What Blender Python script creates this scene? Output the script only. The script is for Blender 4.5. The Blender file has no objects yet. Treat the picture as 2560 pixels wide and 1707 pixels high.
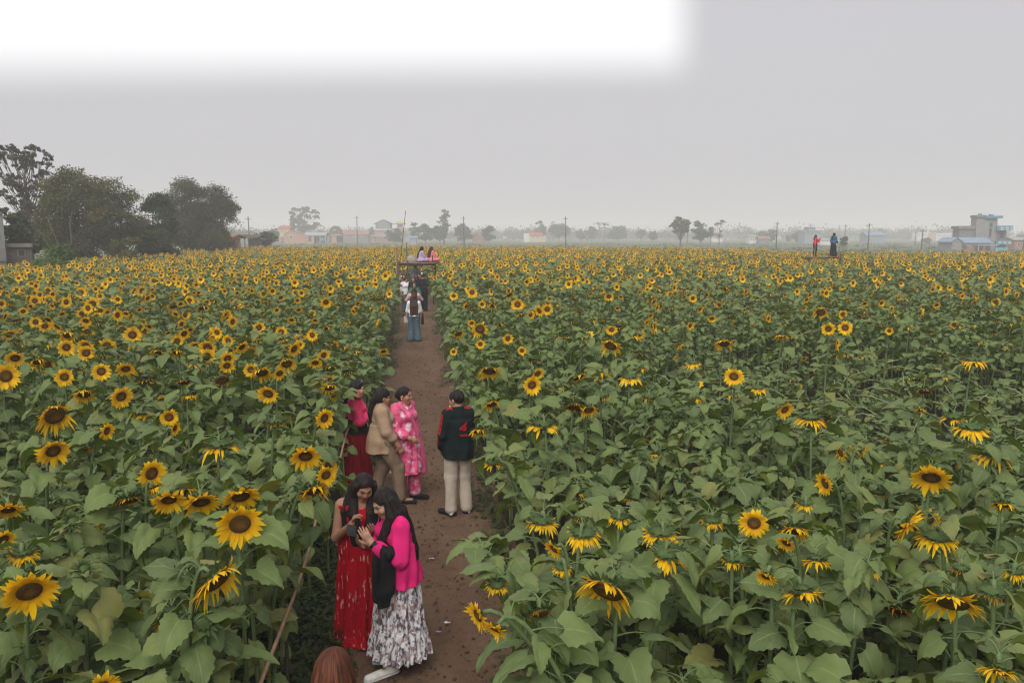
import bpy, math, random
import numpy as np
from mathutils import Vector, Matrix
random.seed(7)
NR = np.random.default_rng(11)
R = math.radians
PI = math.pi
SC = bpy.context.scene
COL = SC.collection

# ------------------------------------------------------------------ camera geometry
CAM_H, F = 3.5, 2029.0                       # lens height (m), focal length in pixels of a 2560 px wide frame
PITCH, YAW = R(7.44), R(6.75)
FWD = np.array([math.sin(YAW) * math.cos(PITCH), math.cos(YAW) * math.cos(PITCH), -math.sin(PITCH)])
RGT = np.array([math.cos(YAW), -math.sin(YAW), 0.0])
UPV = np.cross(RGT, FWD)
EYE = np.array([0, 0, CAM_H])
HZ = 853.5 - F * math.tan(PITCH)              # image row of the horizon
K = 2560 / 2352.0

def ray(px, py): return FWD + RGT * (px - 1280) / F - UPV * (py - 853.5) / F
def at_z(px, py, z):
    d = ray(px, py); return EYE + d * ((z - CAM_H) / d[2])
def at_d(px, py, t): return EYE + ray(px, py) * t
def proj(p):
    q = np.asarray(p) - EYE
    t = q @ FWD
    return 1280 + F * (q @ RGT) / t, 853.5 - F * (q @ UPV) / t, t
def ground_t(py): return CAM_H * F / (py - HZ)

def spot(px, py, z=.028): p = at_z(px, py, z); return (p[0], p[1], z)
def spot_t(px, t, z=.028): p = at_d(px, HZ, t); return (p[0], p[1], z)

# ------------------------------------------------------------------ tags
def tag(o, label=None, cat=None, group=None, kind=None):
    if label: o['label'] = label
    if cat: o['category'] = cat
    if group: o['group'] = group
    if kind: o['kind'] = kind
    return o
def empty(name, loc, rz=0, label=None, cat=None, group=None):
    o = bpy.data.objects.new(name, None); COL.objects.link(o)
    o.location = loc; o.rotation_euler = (0, 0, rz); o.empty_display_size = .2
    return tag(o, label, cat, group)
def link(name, me, parent=None):
    o = bpy.data.objects.new(name, me); COL.objects.link(o)
    if parent: o.parent = parent
    return o

# ------------------------------------------------------------------ materials
MATS = {}
def nodes_of(m):
    m.use_nodes = True
    nt = m.node_tree; nt.nodes.clear()
    return nt, nt.nodes, nt.links
def new(nt, kind, **kw):
    n = nt.nodes.new(kind)
    for k, v in kw.items():
        if k.startswith('i_'):
            key = k[2:]
            n.inputs[int(key) if key.isdigit() else key].default_value = v
        else: setattr(n, k, v)
    return n
def ramp(nt, stops):
    n = nt.nodes.new('ShaderNodeValToRGB')
    e = n.color_ramp.elements
    while len(e) < len(stops): e.new(.5)
    for el, (p, c) in zip(e, stops):
        el.position = p; el.color = (*c, 1)
    return n
def mixc(nt, fac, a, b, mode='MIX'):
    n = nt.nodes.new('ShaderNodeMix'); n.data_type = 'RGBA'; n.blend_type = mode
    for s, v in ((0, fac), (6, a), (7, b)):
        if hasattr(v, 'is_output'): nt.links.new(v, n.inputs[s])
        elif s == 0: n.inputs[0].default_value = v
        else: n.inputs[s].default_value = (*v, 1)
    return n.outputs[2]
def math_n(nt, op, a, b=0.0, c=0.0):
    n = nt.nodes.new('ShaderNodeMath'); n.operation = op
    for i, v in enumerate((a, b, c)):
        if hasattr(v, 'is_output'): nt.links.new(v, n.inputs[i])
        else: n.inputs[i].default_value = v
    return n.outputs[0]
def noise(nt, scale, detail=3, stretch=(1, 1, 1), coord='Object', rough=.55):
    tc = nt.nodes.new('ShaderNodeTexCoord')
    mp = nt.nodes.new('ShaderNodeMapping'); mp.inputs['Scale'].default_value = stretch
    nt.links.new(tc.outputs[coord], mp.inputs[0])
    n = new(nt, 'ShaderNodeTexNoise', i_Scale=scale, i_Detail=detail, i_Roughness=rough)
    nt.links.new(mp.outputs[0], n.inputs['Vector'])
    return n.outputs['Fac']
def finish(nt, color, rough=.8, spec=.25, bump=None, bdist=.01, bstr=.5, trans=0, tcol=None, sheen=0):
    p = nt.nodes.new('ShaderNodeBsdfPrincipled')
    if hasattr(color, 'is_output'): nt.links.new(color, p.inputs['Base Color'])
    else: p.inputs['Base Color'].default_value = (*color, 1)
    p.inputs['Roughness'].default_value = rough
    p.inputs['Specular IOR Level'].default_value = spec
    if sheen: p.inputs['Sheen Weight'].default_value = sheen
    if bump is not None:
        b = new(nt, 'ShaderNodeBump', i_Distance=bdist, i_Strength=bstr)
        nt.links.new(bump, b.inputs['Height']); nt.links.new(b.outputs[0], p.inputs['Normal'])
    o = nt.nodes.new('ShaderNodeOutputMaterial')
    out = p.outputs[0]
    if trans:
        t = nt.nodes.new('ShaderNodeBsdfTranslucent')
        if tcol is not None and hasattr(tcol, 'is_output'): nt.links.new(tcol, t.inputs[0])
        else: t.inputs[0].default_value = (*(tcol or color), 1)
        mx = nt.nodes.new('ShaderNodeMixShader'); mx.inputs[0].default_value = trans
        nt.links.new(out, mx.inputs[1]); nt.links.new(t.outputs[0], mx.inputs[2]); out = mx.outputs[0]
    nt.links.new(out, o.inputs[0])
def mat(name, c, c2=None, scale=6, rough=.85, spec=.2, bump=0, detail=4, stretch=(1, 1, 1), lo=.35, hi=.65, trans=0, sheen=0):
    """plain surface: two colours mixed by noise, optional bump from the same noise"""
    if name in MATS: return MATS[name]
    m = bpy.data.materials.new(name); nt, N, L = nodes_of(m)
    c2 = c2 or tuple(x * .78 for x in c)
    f = noise(nt, scale, detail, stretch)
    rp = ramp(nt, [(lo, c), (hi, c2)]); L.new(f, rp.inputs[0])
    finish(nt, rp.outputs[0], rough, spec, f if bump else None, bump or .01, .6, trans, rp.outputs[0] if trans else None, sheen)
    MATS[name] = m
    return m

def attr(nt, name):
    n = nt.nodes.new('ShaderNodeAttribute'); n.attribute_name = name
    return n.outputs['Fac']
def leaf_mat(name, dark, mid, dry, vein):
    m = bpy.data.materials.new(name); nt, N, L = nodes_of(m)
    r = attr(nt, 'rnd')
    rp = ramp(nt, [(0, dark), (.5, mid), (.86, tuple(a * .5 + b * .5 for a, b in zip(mid, dry))), (1, dry)]); L.new(r, rp.inputs[0])
    nz = noise(nt, 9, 3)
    col = mixc(nt, math_n(nt, 'MULTIPLY', nz, .55), rp.outputs[0], tuple(x * .5 for x in mid))
    uv = nt.nodes.new('ShaderNodeUVMap'); uv.uv_map = 'uv'
    sp = nt.nodes.new('ShaderNodeSeparateXYZ'); L.new(uv.outputs[0], sp.inputs[0])
    s = math_n(nt, 'ABSOLUTE', math_n(nt, 'SUBTRACT', sp.outputs[1], .5))
    mid_rib = math_n(nt, 'LESS_THAN', s, .022)
    w = math_n(nt, 'SUBTRACT', math_n(nt, 'MULTIPLY', sp.outputs[0], 5.0), math_n(nt, 'MULTIPLY', s, 4.5))
    side = math_n(nt, 'LESS_THAN', math_n(nt, 'ABSOLUTE', math_n(nt, 'SUBTRACT', math_n(nt, 'FRACT', w), .5)), .05)
    v = math_n(nt, 'MAXIMUM', math_n(nt, 'MULTIPLY', mid_rib, .8), math_n(nt, 'MULTIPLY', side, .32))
    col = mixc(nt, v, col, vein)
    # dry brown rims and dusty patches
    edge = new(nt, 'ShaderNodeMapRange'); edge.inputs[1].default_value = .36; edge.inputs[2].default_value = .5; L.new(s, edge.inputs[0])
    en = ramp(nt, [(.52, (0, 0, 0)), (.62, (1, 1, 1))]); L.new(noise(nt, 5.3, 3), en.inputs[0])
    col = mixc(nt, math_n(nt, 'MULTIPLY', edge.outputs[0], math_n(nt, 'MULTIPLY', en.outputs[0], .6)), col, (.17, .12, .05))
    nd = noise(nt, 3.1, 4)
    rd = ramp(nt, [(.60, (0, 0, 0)), (.74, (1, 1, 1))]); L.new(nd, rd.inputs[0])
    col = mixc(nt, math_n(nt, 'MULTIPLY', rd.outputs[0], .5), col, (.13, .105, .06))
    geo = nt.nodes.new('ShaderNodeNewGeometry')
    col = mixc(nt, math_n(nt, 'MULTIPLY', geo.outputs['Backfacing'], .5), col, (.12, .16, .085))
    hgt = math_n(nt, 'ADD', math_n(nt, 'MULTIPLY', v, -.6), nz)
    finish(nt, col, .52, .14, hgt, .006, .5, .17, mixc(nt, .5, col, (.18, .25, .03)))
    return m
def petal_mat():
    m = bpy.data.materials.new('petal'); nt, N, L = nodes_of(m)
    uv = nt.nodes.new('ShaderNodeUVMap'); uv.uv_map = 'uv'
    sp = nt.nodes.new('ShaderNodeSeparateXYZ'); L.new(uv.outputs[0], sp.inputs[0])
    rp = ramp(nt, [(0, (.80, .38, .008)), (.3, (.95, .58, .010)), (1, (.97, .66, .020))]); L.new(sp.outputs[0], rp.inputs[0])
    rr = ramp(nt, [(0, (1, 1, 1)), (.6, (.98, .92, .8)), (.85, (.78, .55, .45)), (1, (.40, .22, .16))]); L.new(attr(nt, 'rnd'), rr.inputs[0])
    col = mixc(nt, 1.0, rp.outputs[0], rr.outputs[0], 'MULTIPLY')
    st = math_n(nt, 'SINE', math_n(nt, 'MULTIPLY', sp.outputs[1], 40))
    finish(nt, col, .6, .2, st, .002, .5, .3, mixc(nt, .4, col, (.9, .45, .01)))
    return m
def disc_mat():
    m = bpy.data.materials.new('seed_disc'); nt, N, L = nodes_of(m)
    uv = nt.nodes.new('ShaderNodeUVMap'); uv.uv_map = 'uv'
    sp = nt.nodes.new('ShaderNodeSeparateXYZ'); L.new(uv.outputs[0], sp.inputs[0])
    a = ramp(nt, [(0, (.17, .14, .03)), (.35, (.20, .095, .02)), (.5, (.125, .055, .018)), (.85, (.11, .058, .018)), (1, (.25, .11, .014))]); L.new(sp.outputs[0], a.inputs[0])
    b = ramp(nt, [(0, (.25, .115, .018)), (.4, (.23, .095, .015)), (.55, (.125, .088, .022)), (.9, (.10, .066, .02)), (1, (.2, .095, .016))]); L.new(sp.outputs[0], b.inputs[0])
    col = mixc(nt, attr(nt, 'rnd'), a.outputs[0], b.outputs[0])
    tc = nt.nodes.new('ShaderNodeTexCoord')
    vo = new(nt, 'ShaderNodeTexVoronoi', i_Scale=170.0); L.new(tc.outputs['Object'], vo.inputs['Vector'])
    col = mixc(nt, math_n(nt, 'MULTIPLY', vo.outputs['Distance'], .55), col, (.018, .010, .005))
    finish(nt, col, .85, .1, vo.outputs['Distance'], .006, .8)
    return m
M_LEAF = leaf_mat('sunflower_leaf', (.074, .120, .024), (.185, .252, .046), (.36, .29, .05), (.27, .33, .12))
M_STEM = mat('sunflower_stem', (.135, .185, .075), (.10, .14, .055), 20, .7)
M_CALYX = mat('sunflower_calyx', (.075, .115, .036), (.045, .072, .022), 25, .75)
M_PETAL = petal_mat()
M_DISC = disc_mat()
PM = [M_LEAF, M_STEM, M_CALYX, M_PETAL, M_DISC]      # slots of every sunflower mesh

# ------------------------------------------------------------------ mesh builder
class Geo:
    def __init__(s): s.v = []; s.f = []; s.m = []; s.uv = []; s.r = []; s.n = 0
    def add(s, v, f, m=0, uv=None, rnd=.5):
        v = np.asarray(v, float).reshape(-1, 3); n = s.n
        s.v.append(v); s.f += [tuple(i + n for i in q) for q in f]; s.m += [m] * len(f) if isinstance(m, int) else list(m)
        s.uv.append(np.zeros((len(v), 2)) if uv is None else np.asarray(uv, float).reshape(-1, 2))
        s.r.append(np.full(len(v), rnd) if np.isscalar(rnd) else np.asarray(rnd, float)); s.n += len(v)
    def grid(s, P, m=0, uv=None, rnd=.5, close=False):
        a, b = P.shape[:2]
        f = []
        for i in range(a - 1):
            for j in range(b if close else b - 1):
                k = (j + 1) % b
                f.append((i * b + j, i * b + k, (i + 1) * b + k, (i + 1) * b + j))
        s.add(P, f, m, uv, rnd)
    def tube(s, pts, rad, n=6, m=0, rnd=.5, cap=True):
        pts = np.asarray(pts, float); k = len(pts)
        rad = np.full(k, rad) if np.isscalar(rad) else np.interp(np.linspace(0, 1, k), np.linspace(0, 1, len(rad)), rad)
        T = np.gradient(pts, axis=0); T /= np.linalg.norm(T, axis=1)[:, None] + 1e-9
        ref = np.array([.31, .95, .05]) if abs(T[0][2]) > .5 else np.array([0, 0, 1.])
        A = np.cross(T, ref); A /= np.linalg.norm(A, axis=1)[:, None] + 1e-9
        B = np.cross(T, A)
        an = np.arange(n) * 2 * PI / n
        P = pts[:, None] + rad[:, None, None] * (A[:, None] * np.cos(an)[None, :, None] + B[:, None] * np.sin(an)[None, :, None])
        n0 = s.n
        s.grid(P, m, None, rnd, True)
        if cap:
            s.f.append(tuple(n0 + i for i in range(n))[::-1]); s.f.append(tuple(n0 + (k - 1) * n + i for i in range(n))); s.m += [m, m]
    def box(s, c, d, m=0, rz=0, top=None):
        """box of size d centred on c; top = (sx, sy) shrinks the upper face"""
        x, y, z = (q / 2 for q in d); tx, ty = top or (1, 1)
        v = np.array([(-x, -y, -z), (x, -y, -z), (x, y, -z), (-x, y, -z), (-x * tx, -y * ty, z), (x * tx, -y * ty, z), (x * tx, y * ty, z), (-x * tx, y * ty, z)])
        co, si = math.cos(rz), math.sin(rz)
        v = v @ np.array([(co, si, 0), (-si, co, 0), (0, 0, 1)]) + np.asarray(c, float)
        s.add(v, [(3, 2, 1, 0), (4, 5, 6, 7), (0, 1, 5, 4), (1, 2, 6, 5), (2, 3, 7, 6), (3, 0, 4, 7)], m)
    def mesh(s, name, mats, smooth=True):
        me = bpy.data.meshes.new(name)
        V = np.concatenate(s.v) if s.v else np.zeros((0, 3))
        me.from_pydata(V.tolist(), [], s.f)
        for q in mats: me.materials.append(q)
        me.polygons.foreach_set('material_index', np.asarray(s.m, np.int32))
        if smooth: me.polygons.foreach_set('use_smooth', np.ones(len(s.f), bool))
        uvl = me.uv_layers.new(name='uv')
        li = np.empty(len(me.loops), np.int32); me.loops.foreach_get('vertex_index', li)
        U = np.concatenate(s.uv)
        uvl.data.foreach_set('uv', U[li].astype(np.float32).ravel())
        at = me.attributes.new('rnd', 'FLOAT', 'POINT'); at.data.foreach_set('value', np.concatenate(s.r).astype(np.float32))
        me.update()
        return me
    def obj(s, name, mats, parent=None, smooth=True):
        return link(name, s.mesh(name, mats if isinstance(mats, (list, tuple)) else [mats], smooth), parent)
# ------------------------------------------------------------------ sunflower plant
LU = [0, .08, .22, .38, .58, .78, .91, 1]
LW = [.50, .90, 1, .91, .66, .37, .16, .0]
def leaf(g, base, yaw, pitch, L, droop, fold, rnd, rows=8, cols=5, rng=random, wid=None):
    wid = wid or rng.uniform(.70, 1.0)
    u = np.linspace(0, 1, rows)
    ang = pitch - droop * (u ** 1.3)
    step = L / (rows - 1)
    xs = np.concatenate([[0], np.cumsum(np.cos(ang[:-1]) * step)])
    zs = np.concatenate([[0], np.cumsum(np.sin(ang[:-1]) * step)])
    s = np.linspace(-1, 1, cols)
    w = np.interp(u, LU, LW) * L * wid / 2
    fo = fold + rng.uniform(-.12, .12)
    ph, am = rng.uniform(0, 6.3), rng.uniform(.02, .085) * L
    S, U = np.meshgrid(s, u)
    W = w[:, None] * S
    ser = 1 + (.085 * (-1) ** np.arange(rows)[:, None] * (abs(S) > .95) if rows > 6 else 0)
    Y = W * np.cos(fo) * ser
    X = xs[:, None] - L * .15 * abs(S) ** 1.4 * (1 - U) ** 2 * 1.1 - np.sin(ang)[:, None] * abs(W) * math.sin(fo)
    Z = zs[:, None] + np.cos(ang)[:, None] * abs(W) * math.sin(fo) + am * np.sin(U * 7 + ph + S * 1.7) * abs(S) - (abs(S) ** 3) * w[:, None] * rng.uniform(0, .45)
    Z = Z + .028 * L * np.sin(15 * U + ph) * np.sin(5 * S + 2 * ph) * np.minimum(1, w / (.2 * L + 1e-6))[:, None]
    tw = rng.uniform(-.8, .8)
    Y, Z = Y * math.cos(tw) - (Z - zs[:, None]) * math.sin(tw), zs[:, None] + (Z - zs[:, None]) * math.cos(tw) + Y * math.sin(tw)
    c, si = math.cos(yaw), math.sin(yaw)
    P = np.stack([X * c - Y * si, X * si + Y * c, Z], -1) + np.asarray(base)
    g.grid(P, 0, np.stack([U, S / 2 + .5], -1), rnd)

def frame(n):
    n = np.asarray(n, float); n /= np.linalg.norm(n)
    up = np.array([0, 0, 1.]) if abs(n[2]) < .93 else np.array([0, 1., 0])
    r = np.cross(up, n); r /= np.linalg.norm(r)
    return n, r, np.cross(n, r)

def head(gc, gp, gd, C, n, D, typ, rng, det=2):
    """calyx into gc, petals into gp, disc into gd"""
    n, r, u = frame(n)
    if typ == 'bud':
        rd = D * .22
        for k in range(3):
            nb = 13 if det > 1 else 6
            for i in range(nb):
                a = (i + .5 * k) * 2 * PI / nb; q = math.cos(a) * r + math.sin(a) * u; t = -math.sin(a) * r + math.cos(a) * u
                l = D * rng.uniform(.2, .34) * (1.1 - .25 * k); el = .15 + .5 * k
                b0 = C + q * rd * (.95 - .15 * k); tip = b0 + l * (q * math.cos(el) + n * math.sin(el))
                gc.add([b0 - t * rd * .22, b0 + t * rd * .22, (b0 + tip) / 2 + t * rd * .16 + n * .004, tip, (b0 + tip) / 2 - t * rd * .16 + n * .004], [(0, 1, 2, 3, 4)], 2)
        rings = [(0, .30), (.5, .26), (.85, .12), (1, 0), (.75, -.35), (.3, -.6)]
        an = np.arange(10) * 2 * PI / 10
        P = np.array([[C + rd * a * (math.cos(t) * r + math.sin(t) * u) + rd * b * n for t in an] for a, b in rings])
        gc.grid(P, 2, None, .5, True)
        return
    rd = D * (.87 if det == 0 else 1) * {'open': .22, 'nod': .265, 'dry': .33}[typ]; Lp = D / 2 - rd
    # disc
    ns = (16, 10, 6)[2 - det]
    an = np.arange(ns) * 2 * PI / ns
    rr = [(0.0, .10), (.3, .11), (.55, .16), (.8, .14), (1, 0)] if det > 0 else [(0, .12), (.6, .16), (1, 0)]
    dome = 1.0 if typ == 'open' else 1.5
    P = np.array([[C + rd * a * (math.cos(t) * r + math.sin(t) * u) + rd * b * dome * n for t in an] for a, b in rr])
    UV = np.array([[(a, t) for t in an / 6.3] for a, b in rr])
    gd.grid(P, 4, UV, {'open': rng.random() * .6, 'nod': rng.uniform(.4, 1), 'dry': .9}[typ], True)
    # calyx
    rb = [(1.0, 0.0), (1.04, -.14), (.8, -.34), (.4, -.48), (.16, -.62)] if det > 0 else [(1, 0), (.9, -.3), (.2, -.55)]
    P = np.array([[C + rd * a * (math.cos(t) * r + math.sin(t) * u) + rd * b * n for t in an] for a, b in rb])
    gc.grid(P, 2, None, .5, True)
    if det > 0:
        nb = 18 if det > 1 else 9
        for k in range(2):
            for i in range(nb):
                a = (i + .5 * k + rng.uniform(-.2, .2)) * 2 * PI / nb; q = math.cos(a) * r + math.sin(a) * u; t = -math.sin(a) * r + math.cos(a) * u
                el = rng.uniform(-.5, .1) - .25 * k
                b0 = C + q * rd * (1.02 - .1 * k) - n * rd * (.12 + .1 * k); l = rd * rng.uniform(.4, .8)
                tip = b0 + l * (q * math.cos(el) + n * math.sin(el)); w = rd * .16
                gc.add([b0 - t * w, b0 + t * w, b0 * .45 + tip * .55 + t * w * .8, tip, b0 * .45 + tip * .55 - t * w * .8], [(0, 1, 2, 3, 4)], 2)
    # petals
    npet = {2: 48, 1: 32, 0: 14}[det]
    if typ == 'nod': npet = int(npet * 1.25)
    worn = {'open': rng.uniform(0, .4), 'nod': rng.uniform(.1, .6), 'dry': rng.uniform(.8, .95)}[typ]
    gap = rng.uniform(0, 6.3)
    if det > 0:                                  # the ring the petals grow from
        P = np.array([[C + rd * a * (math.cos(t_) * r + math.sin(t_) * u) + n * rd * b for t_ in an] for a, b in ((.90, .05), (.97, .03), (.93, -.02))])
        gp.grid(P, 3, None, .7, True)
    for i in range(npet):
        a = (i + rng.uniform(-.3, .3)) * 2 * PI / npet; back = det > 0 and i % 2 == 1
        if typ != 'open' and (math.cos(a - gap) > .95 or rng.random() < .06): continue
        q = math.cos(a) * r + math.sin(a) * u; t = -math.sin(a) * r + math.cos(a) * u
        el = rng.uniform(-.25, .35) + (.25 if typ == 'open' else .1) - (.16 if back else 0)
        l = Lp * (rng.uniform(.8, 1.12) if typ == 'open' else rng.uniform(.65, 1.25)) * (.85 if typ == 'dry' else 1); w = l * (.42 if det > 1 else .52 if det else .72) * rng.uniform(.8, 1.2) * (1 if typ == 'open' else .72 if det > 1 else .85)
        grav = {'open': rng.uniform(.0, .28), 'nod': rng.uniform(.15, .95), 'dry': rng.uniform(.3, 1.0)}[typ] * l
        curl = rng.uniform(-.35, .35) * l * (1 if typ == 'open' else 1.6)
        b0 = C + q * rd * .93 + n * rd * (-.05 if back else .03)
        tt = np.linspace(0, 1, 5 if det > 1 else 3)
        prof = np.interp(tt, [0, .3, .6, .85, 1], [.55, 1, .92, .5, .04])
        cen = b0 + np.outer(tt * l, q * math.cos(el) + n * math.sin(el)) + np.outer(tt ** 2 * curl, n) + np.outer(-(tt ** 2) * grav, [0, 0, 1.]) + np.outer(np.sin(tt * 3) * rng.uniform(-.1, .1) * l, t)
        rn = min(1, max(0, worn + rng.uniform(-.15, .15)))
        if det > 0:
            P = np.stack([cen - np.outer(prof * w / 2, t) + np.outer(prof, n) * l * .05, cen, cen + np.outer(prof * w / 2, t) + np.outer(prof, n) * l * .05], 1)
            UV = np.stack([np.stack([tt, tt * 0], -1), np.stack([tt, tt * 0 + .5], -1), np.stack([tt, tt * 0 + 1], -1)], 1)
        else:
            P = np.stack([cen - np.outer(prof * w / 2, t), cen + np.outer(prof * w / 2, t)], 1)
            UV = np.stack([np.stack([tt, tt * 0], -1), np.stack([tt, tt * 0 + 1], -1)], 1)
        gp.grid(P, 3, UV, rn)

def bez(p, k):
    t = np.linspace(0, 1, k)[:, None]; p = [np.asarray(q, float) for q in p]
    return (1 - t) ** 3 * p[0] + 3 * t * (1 - t) ** 2 * p[1] + 3 * t * t * (1 - t) * p[2] + t ** 3 * p[3]

def plant(gs, gl, gc, gp, gd, base, C, n, D, typ, rng, det=2, lush=1.0, lmax=.27, tint=0.0, keep=None):
    """stem, foliage, calyx, petals, disc of one sunflower; C = centre of the head, n = the way it faces"""
    base = np.asarray(base, float); C = np.asarray(C, float); n = np.asarray(n, float) / np.linalg.norm(n)
    att = C - n * D * (.18 if typ != 'bud' else .1)
    h = C[2] - base[2]
    bend = .22 if n[2] < -.5 else .14
    path = bez([base, base + [rng.uniform(-.04, .04), rng.uniform(-.04, .04), h * .62], att - n * bend + [0, 0, .02], att], (14, 8, 5)[2 - det])
    gs.tube(path, [.015, .014, .012, .011], (7, 5, 3)[2 - det], 1, .5, det > 1)
    nl = {2: rng.randint(25, 30), 1: rng.randint(20, 24), 0: rng.randint(8, 10)}[det]
    nl = max(4, int(nl * lush))
    ga = rng.uniform(0, 6.3)
    rows, cols = ((14, 7), (5, 3), (3, 3))[2 - det]
    ptop = .97 if det < 2 else (.93 if typ in ('bud', 'none') else .88)
    for i in range(nl):
        f = (i + .6) / nl
        f = .13 + (ptop - .13) * f ** .8 if det else .5 + .46 * f
        seg = f * (len(path) - 1); k = min(int(seg), len(path) - 2)
        p = path[k] + (path[k + 1] - path[k]) * (seg - k)
        ga += 2.4 + rng.uniform(-.35, .35)
        size = lmax * np.interp(f, [.2, .5, .78, .88, 1], [.85, 1.15, .95, .62, .38]) * rng.uniform(.65, 1.25)
        if det == 0: size *= 1.25
        pl = size * rng.uniform(.45, .85)
        up = rng.uniform(.1, .85)
        if f > .72 and typ not in ('bud', 'none') and math.cos(ga) * n[0] + math.sin(ga) * n[1] > .25: ga += PI
        d = np.array([math.cos(ga), math.sin(ga), 0])
        e = p + d * pl * math.cos(up) + np.array([0, 0, pl * math.sin(up) * .8])
        if keep is not None and not (keep(e + d * size * .4, size) and keep(e + d * size * .8 - [0, 0, size * .25], size * .6)): continue
        if det > 0:
            m = p + d * pl * .45 * math.cos(up) + np.array([0, 0, pl * .62 * math.sin(up)])
            gl.tube([p, m, e] if det == 1 else bez([p, p * .6 + m * .4, m + [0, 0, pl * .12], e], 5), [.0055, .0035], 4 if det > 1 else 3, 1, .5, False)
        leaf(gl, e, ga + rng.uniform(-.3, .3), rng.uniform(-.8, .35), size, rng.uniform(.2, 1.8), rng.uniform(.05, .62), min(1, max(0, rng.gauss(.42 + tint, .25) + (.25 if f < .4 else 0))), rows, cols, rng)
    if typ == 'bud' and det > 0:                # star of young leaves under the bud
        for i in range(5):
            ga += 1.26
            leaf(gl, att - n * .02, ga, rng.uniform(.1, .55), lmax * rng.uniform(.45, .7), .5, .25, rng.uniform(.5, .72), rows, cols, rng, .6)
    if typ != 'none': head(gc, gp, gd, C, n, D, typ, rng, det)
# ------------------------------------------------------------------ where the crop stands
EDGE_V = [(-260, 622), (0, 606), (100, 602), (200, 597), (300, 587), (400, 578), (480, 571), (560, 567), (700, 567), (900, 568), (1200, 568), (1500, 570), (1800, 577), (2000, 580), (2352, 582), (2700, 584)]
EDX = [a * K for a, b in EDGE_V]; EDT = [at_z(a * K, b * K, 1.75) @ FWD - EYE @ FWD for a, b in EDGE_V]
def edge_t(px): return float(np.interp(px, EDX, EDT))
def in_field(x, y, t, px):
    wob = .12 * math.sin(y * 1.9) + .09 * math.sin(y * 4.3 + 1) + .05 * math.sin(y * 9.1 + x)
    lft, rgt = -.98 - .2 * (y < 7.5) + .12 * (y > 11.5), 1.02 + .12 * (6.3 < y < 10.4) - .16 * (y > 11)
    if y < 47 and lft + wob < x < rgt + wob: return False
    return t < edge_t(px)
def broken(x, y):
    """0 in standing crop, 1 in the middle of the trampled part of the right field"""
    q = ((x - 7.4) / 3.7) ** 2 + ((y - 12.3) / 4.6) ** 2
    return float(np.clip(1.35 - q, 0, 1))
def canopy(x, y):
    h = 1.62 + .07 * math.sin(x * .7 + y * .4) + .06 * math.sin(y * 1.1 - x * .5)
    if x > 0: h -= .10 * np.clip((22 - y) / 12, 0, 1)
    return h * (1 - .42 * broken(x, y))

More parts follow.
